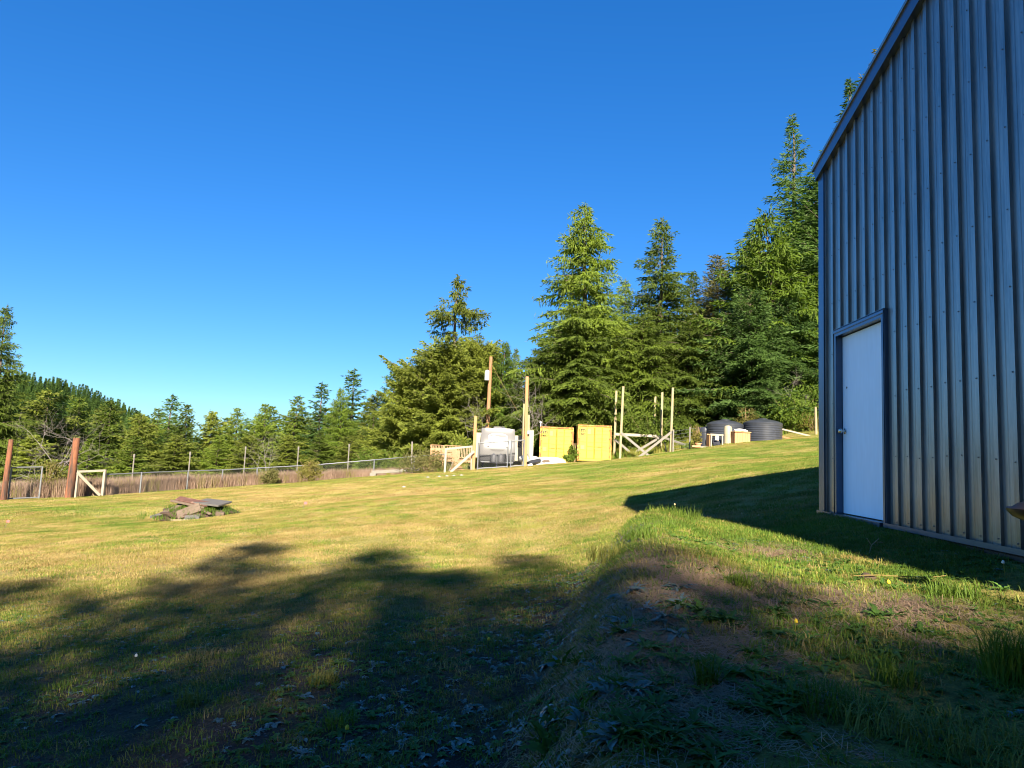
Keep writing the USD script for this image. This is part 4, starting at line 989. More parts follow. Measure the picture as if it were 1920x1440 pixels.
# ------------------------------------------------------------------ travel trailer
TP = foot(931, 879, 46.9); TP[2] = at(931, 879, 46.9)[2]
tr = thing('travel_trailer', 'grey travel trailer seen end on with white oval badge', 'trailer', TP, 0.01)
W2 = 1.20
# section along its length: front cap leans back at the top
def cap_y(z): return 0.0 + 0.55 * sstep((np.asarray(z, float) - 1.2) / 1.6) ** 1.5 + 0.25 * sstep((0.95 - np.asarray(z, float)) / 0.5)
zs = np.array([0.92, 1.0, 1.12, 1.24, 1.5, 1.8, 2.1, 2.35, 2.55, 2.68, 2.74, 2.76])
xs = np.linspace(-1, 1, 17)
V = []
for z in zs:
    w = W2 * (1 - 0.06 * max(0, (z - 1.2) / 1.5))
    for x in xs:
        yb = float(cap_y(z)) + 0.07 * abs(x) ** 10 + (0.9 if z > 2.75 else 0)
        V.append((x * w, yb, z - 0.02 * abs(x) ** 4 * (z > 2.3)))
i, j = np.meshgrid(np.arange(len(zs) - 1), np.arange(16), indexing='ij'); i, j = i.ravel(), j.ravel()
obj('front_cap', (V, np.stack([i * 17 + j, i * 17 + j + 1, (i + 1) * 17 + j + 1, (i + 1) * 17 + j], 1)), 'trailer_grey', tr, smooth=40)
MB().add([(-1.2, .08, .92), (1.2, .08, .92), (1.2, 7.6, .92), (-1.2, 7.6, .92), (-1.13, .64, 2.70), (1.13, .64, 2.70), (1.13, 7.6, 2.70), (-1.13, 7.6, 2.70)], [[0, 1, 2, 3], [4, 5, 6, 7], [0, 3, 7, 4], [1, 2, 6, 5], [2, 3, 7, 6]]).build('body', 'trailer_white', tr)
# lower front: dark guard and chassis
V = []
for z, y in ((0.915, 0.012), (0.80, 0.02), (0.62, 0.07), (0.50, 0.14)):
    for x in xs: V.append((x * 1.19, y + 0.07 * abs(x) ** 10, z))
i, j = np.meshgrid(np.arange(3), np.arange(16), indexing='ij'); i, j = i.ravel(), j.ravel()
obj('rock_guard', (V, np.stack([i * 17 + j, i * 17 + j + 1, (i + 1) * 17 + j + 1, (i + 1) * 17 + j], 1)), 'trailer_dark', tr, smooth=40)
MB().cbox((0, 0.06, 0.44), (2.2, 0.10, 0.08), 0.01).build('bumper_rail', 'galvanised', tr)
MB().box((0, 3.9, 0.70), (2.3, 7.2, 0.42)).build('underbody', 'rubber_black', tr)
fa = MB(); fa.bar((-0.55, 0.3, 0.42), (0, -1.15, 0.42), 0.10).bar((0.55, 0.3, 0.42), (-0.0, -1.15, 0.42), 0.10); fa.build('tow_frame', 'trailer_dark', tr)
MB().lathe([(0.001, 0.40), (0.20, 0.42), (0.22, 0.55), (0.22, 0.86), (0.16, 0.95), (0.06, 0.98), (0.05, 1.03), (0.001, 1.03)], 18, (-0.22, -0.30, 0)).build('gas_bottle', 'trailer_dark', tr, smooth=40)
MB().lathe([(0.001, 0.40), (0.20, 0.42), (0.22, 0.55), (0.22, 0.86), (0.16, 0.95), (0.06, 0.98), (0.05, 1.03), (0.001, 1.03)], 18, (0.24, -0.30, 0)).build('gas_bottle', 'trailer_dark', tr, smooth=40)
MB().tube([(0, -0.95, -0.02), (0, -0.95, 0.85)], 0.035, 8).box((0, -0.95, 0.0), (0.2, 0.2, 0.03)).build('jack', 'galvanised', tr)
for sx in (-1, 1):
    for y in (4.2, 5.1):
        w = MB(); w.lathe([(0.15, -0.1), (0.33, -0.1), (0.35, -0.06), (0.35, 0.06), (0.33, 0.1), (0.15, 0.1)], 24); v, f = w.mesh()
        obj('wheel', (np.stack([v[:, 2] + sx * 1.05, y + v[:, 0], 0.36 + v[:, 1]], 1), f), 'tyre', tr)
# badge, lettering too blurred to read, marker lamps and the pressed crease
a = np.linspace(0, np.pi, 26)
poly = [(-0.68, 2.13)] + [(-0.68 * math.cos(q), 2.13 - 0.42 * math.sin(q) ** 0.75) for q in a[1:-1]] + [(0.68, 2.13)] + [(0.68 * math.cos(q), 2.13 + 0.28 * math.sin(q)) for q in a[1:-1]]
from shapely.geometry import Polygon
def on_cap(name, poly, mat, lift):
    m = trimesh.creation.extrude_polygon(Polygon(poly).buffer(0), 0.006, engine='earcut')
    m = m.subdivide_to_size(0.25) if False else m
    v = np.array(m.vertices); z = v[:, 1]
    obj(name, (np.stack([v[:, 0], cap_y(z) - lift - v[:, 2], z], 1), np.array(m.faces)), mat, tr)
on_cap('badge', poly, 'badge_white', 0.012)
on_cap('badge_band', [(x * 0.86, 2.13 + dz) for x, dz in ((-0.68, 0.02), (-0.3, 0.10), (0.1, 0.02), (0.68, 0.03), (0.60, 0.16), (0.2, 0.15), (-0.3, 0.19), (-0.62, 0.12))], 'badge_grey', 0.019)
v, f = text_on('~~~~~~~', 0.16, True)
sc_ = 1.05 / (v[:, 0].max() - v[:, 0].min()); v[:, 0] = (v[:, 0] - v[:, 0].min()) * sc_ - 0.52; zc = 2.28 + v[:, 1] - v[:, 1].mean()
for sx in (-1, 1):
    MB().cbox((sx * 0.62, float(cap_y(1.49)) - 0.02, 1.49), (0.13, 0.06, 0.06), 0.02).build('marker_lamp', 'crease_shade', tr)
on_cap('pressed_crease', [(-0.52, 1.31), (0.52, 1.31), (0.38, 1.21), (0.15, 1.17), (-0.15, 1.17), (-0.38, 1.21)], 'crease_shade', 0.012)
MB().cbox((0.12, 3.0, 2.82), (0.75, 0.95, 0.26), 0.08).build('air_conditioner', 'trailer_dark', tr)
MB().cbox((-0.05, 1.9, 2.80), (0.62, 0.5, 0.20), 0.06).build('roof_vent', 'trailer_grey', tr)
MB().cbox((-1.36, 3.4, 1.55), (0.40, 3.4, 1.75), 0.03).build('slide_out', 'trailer_white', tr)
so = MB().cbox((1.58, 3.6, 1.45), (0.85, 3.0, 1.80), 0.03).build('slide_out', 'trailer_white', tr)
MB().cbox((1.62, 2.092, 1.72), (0.46, 0.014, 0.42), 0.02).build('window', 'black_glass', so)
pb = foot(1000, 872, 48.8)
t = thing('pale_panel', 'cream sheet leaning upright behind the orange post right of the trailer', 'panel', foot(994, 874, 47.6))
MB().cbox((0, 0, 1.2), (0.34, 0.06, 2.3), 0.01).build('sheet', 'trailer_white', t); MB().bar((-0.16, 0.05, 0), (-0.16, 0.05, 2.5), 0.07).build('stud', 'pale_wood', t)

# ------------------------------------------------------------------ posts, pole and wires near the trailer
def post(name, label, u0, v0, u1, v1, Yd, w, mat, cat='post', group=None, round_=False):
    a = at(u0, v0, Yd); a = np.array([a[0], Yd, gz(a[0], Yd)]); b = at(u1, v1, Yd)
    t = thing(name, label, cat, a, group=group)
    d = b - a
    if round_: MB().tube([(0, 0, -0.3), d * 0.5, d], [w * 0.56, w * 0.5, w * 0.44], 12).build('shaft', mat, t, smooth=40)
    else: MB().bar((0, 0, -0.3), d, w, w, up=(0, 1, 0), ch=0.012).build('shaft', mat, t)
    return t, a, b
post('square_post', 'tallest orange timber post just right of the trailer', 985, 875, 988.5, 706, 46.0, 0.20, 'orange_wood')
post('square_post', 'thin pale post touching the left side of the tallest orange post', 979.5, 830, 982.5, 757, 48.5, 0.14, 'pale_wood')
lp, la, lb = post('square_post', 'short pale post with a small white box right of the tallest orange post', 990.5, 850, 991.5, 778, 47.2, 0.16, 'pale_wood')
t = thing('lamp_box', 'small white box fixed on the short pale post beside the trailer', 'box', at(990, 811, 47.0) - np.array([0, 0, 0.12]))
MB().cbox((0, 0, 0.12), (0.22, 0.14, 0.24), 0.02).build('housing', 'badge_white', t); MB().cbox((0, -0.03, -0.005), (0.16, 0.10, 0.03), 0.01).build('cover', 'rubber_black', t)
post('square_post', 'pale orange timber post just left of the trailer', 887.5, 882, 892, 780, 45.6, 0.20, 'orange_wood')
t, pa, pb = post('utility_pole', 'tall wooden utility pole with a white can behind the trailer', 912, 840, 920.5, 669, 58, 0.32, 'pole_wood', 'pole', round_=True)
up = at(915.5, 704, 57.6) - pa
MB().lathe([(0.001, -0.42), (0.19, -0.42), (0.20, -0.38), (0.20, 0.34), (0.18, 0.40), (0.05, 0.46), (0.001, 0.46)], 18, up + np.array([-0.10, -0.05, 0])).build('transformer_can', 'badge_white', t, smooth=40)
MB().tube([up + np.array([0.1, 0.1, 0.4]), up + np.array([0.22, 0.15, 0.75]), pb - pa + np.array([0, -0.15, -0.2])], 0.007, 5).build('lead', 'rubber_black', t)
g0, g1 = at(921, 682, 57.5), at(977, 783, 55)
t = thing('guy_wire', 'yellow guy wire slanting down from the utility pole to the right', 'wire', g1)
MB().tube([g0 - g1, np.zeros(3)], 0.014, 5).build('cable', 'rope_yellow', t)
g0, g1 = at(918, 674, 57.9), at(868, 690, 75)
s_ = np.linspace(0, 1, 9)
t = thing('service_wire', 'thin service wire running left from the top of the utility pole', 'wire', g0)
MB().tube(np.stack([(g1 - g0)[k] * s_ - (0.9 * 4 * s_ * (1 - s_) * 0.5 if k == 2 else 0) for k in range(3)], 1), 0.012, 4).build('cable', 'rubber_black', t)
# two leaning charred poles at the far left
post('leaning_pole', 'leaning reddish pole at the left picture edge', 6, 938, 21, 824, 39.0, 0.27, 'burnt_wood', 'pole', round_=True)
post('leaning_pole', 'leaning reddish pole with a charred foot left of the gate frame', 128.5, 935, 144, 821, 40.0, 0.40, 'burnt_wood', 'pole', round_=True)

# ------------------------------------------------------------------ timber post frame
fp = foot(1162, 861, 49.6)
tf = thing('timber_frame', 'unfinished open frame of six tall timber posts with crossed braces', 'frame', fp)
def fl(u, v, Y): return at(u, v, Y) - fp
PF = {}
for key, (u0, v0, u1, v1, Yd) in dict(a=(1145, 862, 1147, 743, 56.8), b=(1151, 862, 1155.5, 733, 52.4), c=(1162, 861, 1168.5, 724.5, 49.6), d=(1224, 854, 1228.5, 743.5, 54.5), e=(1239, 851, 1241.5, 735.5, 52.4), f=(1257, 849, 1261.5, 727, 49.8)).items():
    a = fl(u0, v0, Yd); a[2] = gz(at(u0, v0, Yd)[0], Yd) - fp[2] - 0.2; b = fl(u1, v1, Yd)
    PF[key] = (a, b); MB().bar(a, b, 0.16, 0.16, up=(0, 1, 0), ch=0.01).build('post', 'pale_wood', tf)
def pt(key, v, dy=0.0):
    a, b = PF[key]; zt = 0
    # the point of a post at the picture row v
    ts = np.linspace(0, 1, 200); pts = a + ts[:, None] * (b - a)
    vv = [PH / 2 - FPX * ((q + fp - EYEP) @ UP) / ((q + fp - EYEP) @ FWD) for q in pts]
    return pts[int(np.argmin(np.abs(np.array(vv) - v)))] + np.array([0, dy, 0])
MB().bar(pt('b', 814, -0.10), pt('e', 818, -0.10), 0.05, 0.20).build('rail', 'white_wood', tf)
MB().bar(pt('b', 855, -0.10), pt('e', 850, -0.10), 0.05, 0.16).build('rail', 'white_wood', tf)
MB().bar(pt('c', 812, -0.12), pt('c', 812, -0.12) * 0 + fl(1217, 855, 49.5), 0.05, 0.17).build('brace', 'grey_wood', tf)
MB().bar(pt('f', 810, -0.12), fl(1197, 858, 49.3), 0.05, 0.17).build('brace', 'grey_wood', tf)
MB().bar(pt('b', 824, -0.16), fl(1192, 857, 52.2), 0.05, 0.17).build('brace', 'grey_wood', tf)
MB().bar(pt('e', 818, -0.16), fl(1169, 861, 52.0), 0.05, 0.17).build('brace', 'grey_wood', tf)
MB().bar(pt('e', 818, 0.12), fl(1296, 838, 51.0), 0.05, 0.17).build('brace', 'grey_wood', tf)
for k, (u0, v0, u1, v1, Yd) in enumerate(((1155, 845, 1151, 861, 51), (1232, 825, 1235, 851, 52.5), (1246, 830, 1250, 850, 50.5))):
    MB().bar(fl(u0, v0, Yd), fl(u1, v1, Yd), 0.06).build('strut', 'dark_iron', tf)

# ------------------------------------------------------------------ tanks and things beside them
def tank(label, u, v, Yd, D, Hh, group='black water tanks'):
    p = foot(u, v, Yd); R = D / 2
    t = thing('water_tank', label, 'tank', p, group=group)
    prof = [(R * 0.98, -0.35), (R, 0.0)]
    nrib = 7; hh = Hh * 0.70
    for k in range(nrib):
        z = hh * (k + 0.5) / nrib + 0.03
        prof += [(R, z - 0.045), (R - 0.022, z - 0.02), (R - 0.022, z + 0.02), (R, z + 0.045)]
    prof += [(R, Hh * 0.76), (R * 1.012, Hh * 0.78), (R * 1.012, Hh * 0.82), (R * 0.97, Hh * 0.845), (R * 0.80, Hh * 0.91), (R * 0.55, Hh * 0.965), (R * 0.26, Hh), (R * 0.25, Hh * 1.0)]
    MB().lathe(prof, 64).build('shell', 'tank_black', t, smooth=35)
    MB().lathe([(0.001, Hh * 1.0), (R * 0.24, Hh * 1.0), (R * 0.25, Hh - 0.04), (R * 0.25, Hh * 1.02), (R * 0.21, Hh * 1.04), (0.001, Hh * 1.045)], 32).build('lid', 'tank_black', t, smooth=35)
    return t
tank('large black ribbed water tank behind the beige cylinder', 1359, 833, 47.2, 2.45, 1.62)
tank('large black ribbed water tank standing right of the wooden crate', 1430, 829, 46.6, 2.50, 1.48)
p = foot(1322, 836, 47.8)
t = thing('water_tank', 'narrow black tank half hidden behind the left large tank', 'tank', p, group='black water tanks')
MB().lathe([(0.50, -0.2), (0.50, 0.4), (0.48, 0.43), (0.50, 0.46), (0.50, 0.9), (0.48, 0.93), (0.50, 0.96), (0.50, 1.22), (0.42, 1.34), (0.001, 1.38)], 32).build('shell', 'tank_black', t, smooth=35)
p = foot(1364.5, 833, 44.6); p[2] = at(1364.5, 834, 44.6)[2]
t = thing('pressure_tank', 'beige upright pressure cylinder in front of the left black tank', 'cylinder', p)
MB().lathe([(0.001, -0.05), (0.22, -0.05), (0.235, 0.05), (0.255, 0.08), (0.26, 0.66), (0.268, 0.68), (0.268, 0.71), (0.26, 0.73), (0.26, 1.05), (0.22, 1.17), (0.13, 1.23), (0.001, 1.25)], 32).build('shell', 'beige_tank', t, smooth=35)
MB().lathe([(0.001, 1.24), (0.04, 1.24), (0.04, 1.30), (0.001, 1.31)], 12).build('valve', 'chrome', t)
p = foot(1388, 832, 44.2); p[2] = at(1388, 833, 44.2)[2]
cr_t = thing('wooden_crate', 'orange wooden crate with a lid between beige cylinder and right tank', 'crate', p, 0.12)
for k in range(6):
    MB().cbox((-0.42 + 0.168 * k, -0.30, 0.36), (0.160, 0.03, 0.74), 0.006).build('board', 'crate_wood', cr_t)
for k in range(4):
    MB().cbox((-0.495, -0.20 + 0.155 * k, 0.36), (0.03, 0.148, 0.74), 0.006).build('board', 'crate_wood', cr_t)
MB().box((0.50, 0, 0.36), (0.03, 0.6, 0.74)).box((0, 0.30, 0.36), (0.96, 0.03, 0.74)).build('rear_boards', 'crate_wood', cr_t)
MB().cbox((0, -0.01, 0.765), (1.10, 0.74, 0.06), 0.01).build('lid', 'crate_wood', cr_t)
rngs = np.random.default_rng(2)
def lump(a, b, c, seed, k=0.25, sub=3):
    m = trimesh.creation.icosphere(sub, 1.0); v = np.array(m.vertices)
    n = meshkit.fbm(v * 1.7 + seed * 9.1 + 40, 3, seed)
    v = v * (1 + k * 2 * (n - 0.5))[:, None]; v[:, 2] = np.where(v[:, 2] < -0.55, -0.55, v[:, 2])
    return v * [a, b, c], np.array(m.faces)
t = thing('white_sack', 'white sack lying on top of the wooden crate', 'sack', p + np.array([0.0, -0.02, 0.86])); obj('cloth', lump(0.42, 0.28, 0.13, 3), 'sack_white', t, smooth=True)
p = foot(1341, 836, 43.6); p[2] = at(1341, 837.5, 43.6)[2]
st = thing('wooden_stand', 'pale open wooden stand in front of the left black tank', 'stand', p, 0.15)
for k, (x, y) in enumerate(((-0.36, -0.2), (0.36, -0.2), (-0.40, 0.28), (0.30, 0.28))): MB().bar((x * 1.05, y, -0.15), (x, y, 0.78), 0.08).build('leg', 'white_wood' if y < 0 else 'crate_wood', st)
MB().bar((-0.44, -0.2, 0.74), (0.44, -0.2, 0.74), 0.06, 0.10).build('rail', 'white_wood', st)
MB().bar((-0.44, 0.28, 0.74), (0.38, 0.28, 0.74), 0.06, 0.10).build('rail', 'crate_wood', st)
MB().cbox((-0.44, 0.04, 0.36), (0.05, 0.40, 0.74), 0.01).build('side_board', 'orange_wood', st)
t = thing('dark_bag', 'dark cloth bag under the pale wooden stand', 'bag', p + np.array([0.10, 0.05, 0.17])); obj('cloth', lump(0.24, 0.16, 0.26, 5, 0.4), 'cloth_dark', t, smooth=True)
t = thing('paper_sheet', 'white sheet hanging in the pale wooden stand', 'sheet', p + np.array([0.05, -0.24, 0.42])); MB().cbox((0, 0, 0.12), (0.22, 0.012, 0.28), 0.004).build('sheet', 'badge_white', t)
p = foot(1309, 837, 43.8); p[2] = at(1309, 839, 43.8)[2]
t = thing('flower_pot', 'small clay flower pot left of the pale wooden stand', 'pot', p)
MB().lathe([(0.001, 0), (0.14, 0), (0.18, 0.22), (0.21, 0.22), (0.21, 0.28), (0.17, 0.28), (0.15, 0.2), (0.001, 0.2)], 24).build('pot', 'pot_clay', t, smooth=35)
p = foot(1316, 838, 43.3)
t = thing('loose_boards', 'pale boards lying flat in the grass beside the clay pot', 'boards', p)
MB().cbox((0.15, 0, 0.05), (1.1, 0.16, 0.07), 0.01).build('board', 'white_wood', t); MB().cbox((-0.45, -0.25, 0.07), (0.5, 0.22, 0.12), 0.01).build('board', 'pot_clay', t)
p = foot(1327, 835, 45.2)
t = thing('blue_bag', 'dark blue bag beside the narrow black tank', 'bag', p + np.array([0, 0, 0.2])); obj('cloth', lump(0.16, 0.2, 0.36, 8, 0.3), 'cloth_dark', t, smooth=True)
# rails and post by the right tank
a, b = foot(1468, 815, 46.8), foot(1524, 819, 47.5)
t = thing('white_rail', 'pale rail slanting down to the right behind the right black tank', 'rail', b)
MB().bar(at(1464, 804, 47.6) - b, at(1525, 819, 47.2) - b, 0.09, 0.10).build('bar', 'white_wood', t)
t = thing('plank', 'orange plank lying low beside the right black tank', 'plank', foot(1470, 822, 46.8))
MB().bar(at(1463, 818, 46.9) - foot(1470, 822, 46.8), at(1484, 823, 46.6) - foot(1470, 822, 46.8), 0.14, 0.10).build('board', 'orange_wood', t)
post('fence_post', 'weathered pale fence post beside the building corner', 1530.5, 817, 1529, 763, 47.5, 0.17, 'pale_wood', 'post', round_=True)

# ------------------------------------------------------------------ wire fence behind the frame and tanks
wf = thing('wire_fence', 'wire fence of thin strands behind the timber frame and black tanks', 'fence', foot(1300, 838, 49.5))
o = foot(1300, 838, 49.5)
us = np.linspace(1260, 1330, 6)
for k in range(6):
    z = 0.2 + 0.25 * k
    pts = [foot(u, 838, 49.5) + np.array([0, 0, z]) - o for u in us]
    MB().tube(pts, 0.008, 4).build('strand', 'galvanised', wf)
for u in (1262, 1293, 1329): 
    q = foot(u, 838, 49.5) - o; MB().bar(q + [0, 0, -0.2], q + [0, 0, 1.6], 0.09).build('post', 'grey_wood', wf)

# ------------------------------------------------------------------ chain link fences and gates
def chain_panel(a, b, h, parent, name='mesh', step=0.16, r=0.0035):
    """Diamond wire mesh between the ground points a and b."""
    a, b = np.asarray(a, float), np.asarray(b, float); d = b - a; L = np.linalg.norm(d[:2]); m = MB()
    n = int((L + h) / step)
    for sgn in (1, -1):
        for k in range(-int(h / step) - 1, int(L / step) + 1):
            x0 = k * step; lo, hi = max(0, -x0), min(h, L - x0)
            if hi - lo < 0.03: continue
            def P(s):
                x = (x0 + s) / L; x = x if sgn > 0 else 1 - x
                return a + d * x + np.array([0, 0, s])
            m.tube([P(lo), P(hi)], r, 3, cap=False)
    return tag(m.build(name, 'wire', parent), kind='stuff')
def pipe(parent, name, a, b, r=0.025, mat='galvanised', sides=8):
    return MB().tube([a, b], r, sides).build(name, mat, parent)
def gate(label, u0, v0, u1, v1, Yd0, Yd1, h, wood=False, diag=False, mat='galvanised', meshed=True):
    a, b = foot(u0, v0, Yd0), foot(u1, v1, Yd1)
    t = thing('fence_gate', label, 'gate', a)
    e = b - a; up_ = np.array([0, 0, 1.0])
    if wood:
        for q in (np.zeros(3), e): MB().bar(q + up_ * -0.1, q + up_ * h, 0.13).build('upright', mat, t)
        MB().bar(up_ * (h - 0.06), e + up_ * (h - 0.06), 0.10, 0.12).build('top_rail', mat, t)
        if diag: MB().bar(up_ * (h - 0.1) + [0, -0.08, 0], e * 0.93 + up_ * 0.05 + [0, -0.08, 0], 0.08, 0.15).build('brace', mat, t)
    else:
        for q in (np.zeros(3), e): pipe(t, 'upright', q + up_ * -0.1, q + up_ * h, 0.045)
        pipe(t, 'top_rail', up_ * (h - 0.03), e + up_ * (h - 0.03), 0.035); pipe(t, 'bottom_rail', up_ * 0.08, e + up_ * 0.08, 0.035)
    if meshed: chain_panel([0, 0, 0.1], e + [0, 0, 0.1], h - 0.13, t)
    return t
gate('wire mesh gate panel between the two leaning poles', 15, 936, 73, 935, 39.5, 40.5, 1.85)
gate('pale timber gate frame with a diagonal brace right of the charred pole', 141, 933, 192, 930, 40.2, 41.2, 1.55, wood=True, diag=True, mat='white_wood', meshed=False)
gate('pale gate panel with a slanting board left of the trailer', 834, 886, 884, 882, 45.8, 45.8, 1.60, wood=True, mat='white_wood')
t = thing('slanting_board', 'pale board leaning up to the right across the gate beside the trailer', 'board', foot(845, 886, 45.4))
MB().bar([0, 0, 0.02], at(889, 846, 45.3) - foot(845, 886, 45.4), 0.05, 0.16).build('board', 'white_wood', t)
gate('chain link panel standing in front of the trailer front', 895, 881, 951, 878, 45.4, 45.4, 1.75)
gate('chain link gate leaf between the trailer and the tallest orange post', 957, 878, 981, 876, 45.4, 45.6, 1.75)
# long fence on the left
fen = [(195, 930, 41.5), (262, 925, 43.5), (350, 917, 46.6), (415, 914, 48.6), (480, 909, 50.2), (590, 901, 52.0), (700, 892, 53.2), (775, 888, 52.8), (832, 885, 52.0)]
fo = foot(*fen[0])
lf = thing('chain_link_fence', 'long grey chain link fence along the dry grass at left', 'fence', fo)
fh = 1.25
for q, w in enumerate(fen):
    g = foot(*w) - fo
    pipe(lf, 'post', g + [0, 0, -0.2], g + [0, 0, fh + 0.05], 0.05)
    if q:
        a = foot(*fen[q - 1]) - fo
        pipe(lf, 'top_rail', a + [0, 0, fh], g + [0, 0, fh], 0.035)
        chain_panel(a, g, fh, lf)
for u, v, Yd, h, lab in ((461, 838, 56, 2.6, 'thin pale post with a cap left of the pale yellow bush'), (560, 838, 56, 2.6, 'thin pale post with a cap above the pale yellow bush'), (655, 833, 56, 2.6, 'thin pale capped post left of the grey timber beam'), (357, 848, 52, 2.9, 'thin pale capped post above the debris pile'), (252, 852, 50, 2.7, 'thin grey post in the dry grass right of the gate frame')):
    p = foot(u, v, Yd)
    t = thing('thin_post', lab, 'post', p); top_ = at(u, v, Yd)[2] - p[2]
    MB().tube([(0, 0, -0.2), (0, 0, top_)], 0.045, 8).build('shaft', 'grey_wood', t); MB().cbox((0, 0, top_ - 0.10), (0.12, 0.11, 0.26), 0.02).build('cap', 'grey_wood', t)
post('thin_post', 'dark thin wooden post standing behind the grey timber beam', 771, 889, 773, 828, 52.2, 0.11, 'grey_wood')
# weathered beam lying on the grass
p = foot(748, 889, 51.3)
t = thing('timber_beam', 'long grey weathered timber beam lying on short blocks before the fence', 'beam', p)
e0, e1 = foot(697, 892, 51.6) - p, foot(800, 887, 51.2) - p
MB().bar(e0 + [0, 0, 0.28], e1 + [0, 0, 0.22], 0.26, 0.24, ch=0.02).build('beam', 'grey_wood', t)
MB().cbox(e0 * 0.95 + [0, 0, 0.08], (0.45, 0.35, 0.30), 0.02).build('block', 'grey_wood', t); MB().cbox(e1 * 0.6 + [0, 0, 0.02], (0.4, 0.35, 0.25), 0.02).build('block', 'grey_wood', t)

# ------------------------------------------------------------------ deck behind the gate
dp = foot(850, 878, 51.0)
dk = thing('wooden_deck', 'orange brown wooden deck with baluster railing and ramp left of the trailer', 'deck', dp)
def dl(u, v, Y): return at(u, v, Y) - dp
gtop = at(850, 868, 52)[2] - dp[2]
x0, x1 = dl(811, 840, 54)[0], dl(886, 840, 54)[0]; xm = dl(853, 840, 52)[0]
zr = dl(811, 834, 54)[2]; zf = zr - 1.0
for k in range(14):
    xx0 = x0 + (x1 - x0) * k / 13
    MB().cbox((xx0, 3.4, zf - 0.03), ((x1 - x0) / 13 - 0.012, 3.0, 0.04), 0.004).build('deck_board', 'deck_wood', dk)
MB().bar((x0, 1.95, zf - 0.14), (x1, 1.95, zf - 0.14), 0.04, 0.18).build('fascia', 'deck_wood', dk)
for xx0 in (x0, x0 + (xm - x0) * 0.5, xm, x1): MB().bar((xx0, 2.0, -0.4), (xx0, 2.0, zr), 0.10).build('post', 'deck_wood', dk)
MB().cbox(((xm + 0.02), 1.9, zf - 0.45), (0.55, 0.06, 2.2), 0.01).build('side_panel', 'deck_wood', dk)
MB().bar((x0, 2.0, zr - 0.02), (x1, 2.0, zr - 0.02), 0.14, 0.05).build('hand_rail', 'deck_wood', dk)
MB().bar((x0, 2.0, zf + 0.12), (x1, 2.0, zf + 0.12), 0.05, 0.09).build('bottom_rail', 'deck_wood', dk)
MB().bar((x0, 1.96, zf + 0.62), (xm, 1.96, zf + 0.62), 0.04, 0.28).build('rail_board', 'deck_wood', dk)
MB().bar((x0, 1.96, zf + 0.28), (xm, 1.96, zf + 0.28), 0.04, 0.28).build('rail_board', 'deck_wood', dk)
nb = 26
for k in range(nb):
    xb = x0 + (x1 - x0) * (k + 0.5) / nb
    MB().bar((xb, 2.03, zf + 0.16), (xb, 2.03, zr - 0.05), 0.04).build('baluster', 'new_wood', dk)
for k in range(6):
    a_ = dl(846 + 3 * k, 879, 49.0 + 0.35 * k); z = -0.35 + (zf + 0.35) * k / 7 * 0.55
    MB().cbox((dl(866, 875, 50)[0], -1.6 + 0.5 * k, z + 0.30), (1.7, 0.46, 0.04), 0.004).build('ramp_board', 'deck_wood', dk)
MB().bar((dl(866, 875, 50)[0] - 0.85, -1.9, -0.15), (dl(866, 875, 50)[0] - 0.85, 1.6, zf * 0.5 + 0.15), 0.05, 0.2).build('stringer', 'white_wood', dk)
MB().bar((dl(866, 875, 50)[0] + 0.85, -1.9, -0.15), (dl(866, 875, 50)[0] + 0.85, 1.6, zf * 0.5 + 0.15), 0.05, 0.2).build('stringer', 'white_wood', dk)

# ------------------------------------------------------------------ white heap in front of the left container
hp = foot(1022, 870, 46.8)
t = thing('covered_heap', 'low heap covered by a white tarpaulin before the left container', 'heap', hp)
m = trimesh.creation.icosphere(4, 1.0); v = np.array(m.vertices)
n_ = meshkit.fbm(v * 2.2 + 31, 4, 6); ridge = np.abs(meshkit.fbm(v * [4, 2, 2] + 11, 3, 9) - 0.5)
v = v * (1 + 0.30 * (n_ - 0.5) - 0.22 * ridge)[:, None]
v = np.sign(v) * np.abs(v) ** 0.75; v[:, 2] = np.maximum(v[:, 2], -0.2)
obj('tarpaulin', (v * [1.25, 0.75, 0.46] + [0.25, 0, 0.02], np.array(m.faces)), 'tarp_white', t, smooth=True)
obj('folded_edge', (lump(0.62, 0.45, 0.30, 12, 0.35)[0] + [-1.15, -0.1, 0.25], lump(0.62, 0.45, 0.30, 12, 0.35)[1]), 'tarp_white', t, smooth=True)
obj('brown_flap', (lump(0.28, 0.08, 0.13, 13, 0.3)[0] + [0.05, -0.70, 0.16], lump(0.28, 0.08, 0.13, 13, 0.3)[1]), 'board_brown', t, smooth=True)
t = thing('dark_board', 'dark panel propped under the left end of the white heap', 'panel', foot(1004, 873, 46.0), rot=(8, -14, 4))
MB().cbox((0, 0, 0.28), (0.82, 0.10, 0.24), 0.02).build('sheet', 'cloth_dark', t); MB().bar((-0.42, -0.04, 0.42), (0.46, -0.04, 0.42), 0.05).build('edge_strip', 'badge_white', t)
t = thing('white_bucket', 'white bucket lying at the foot of the tallest orange post', 'bucket', foot(992, 874, 45.6), rot=(0, 80, 20))
MB().lathe([(0.001, -0.12), (0.12, -0.12), (0.15, 0.20), (0.16, 0.20), (0.13, 0.18), (0.10, -0.1)], 18).build('pail', 'tarp_white', t, smooth=40)
t = thing('leaning_strut', 'white strut leaning between the tallest orange post and the white heap', 'strut', foot(997, 873, 46.2))
MB().bar([0, 0, 0], at(988, 842, 46.4) - foot(997, 873, 46.2), 0.07).build('bar', 'white_wood', t)
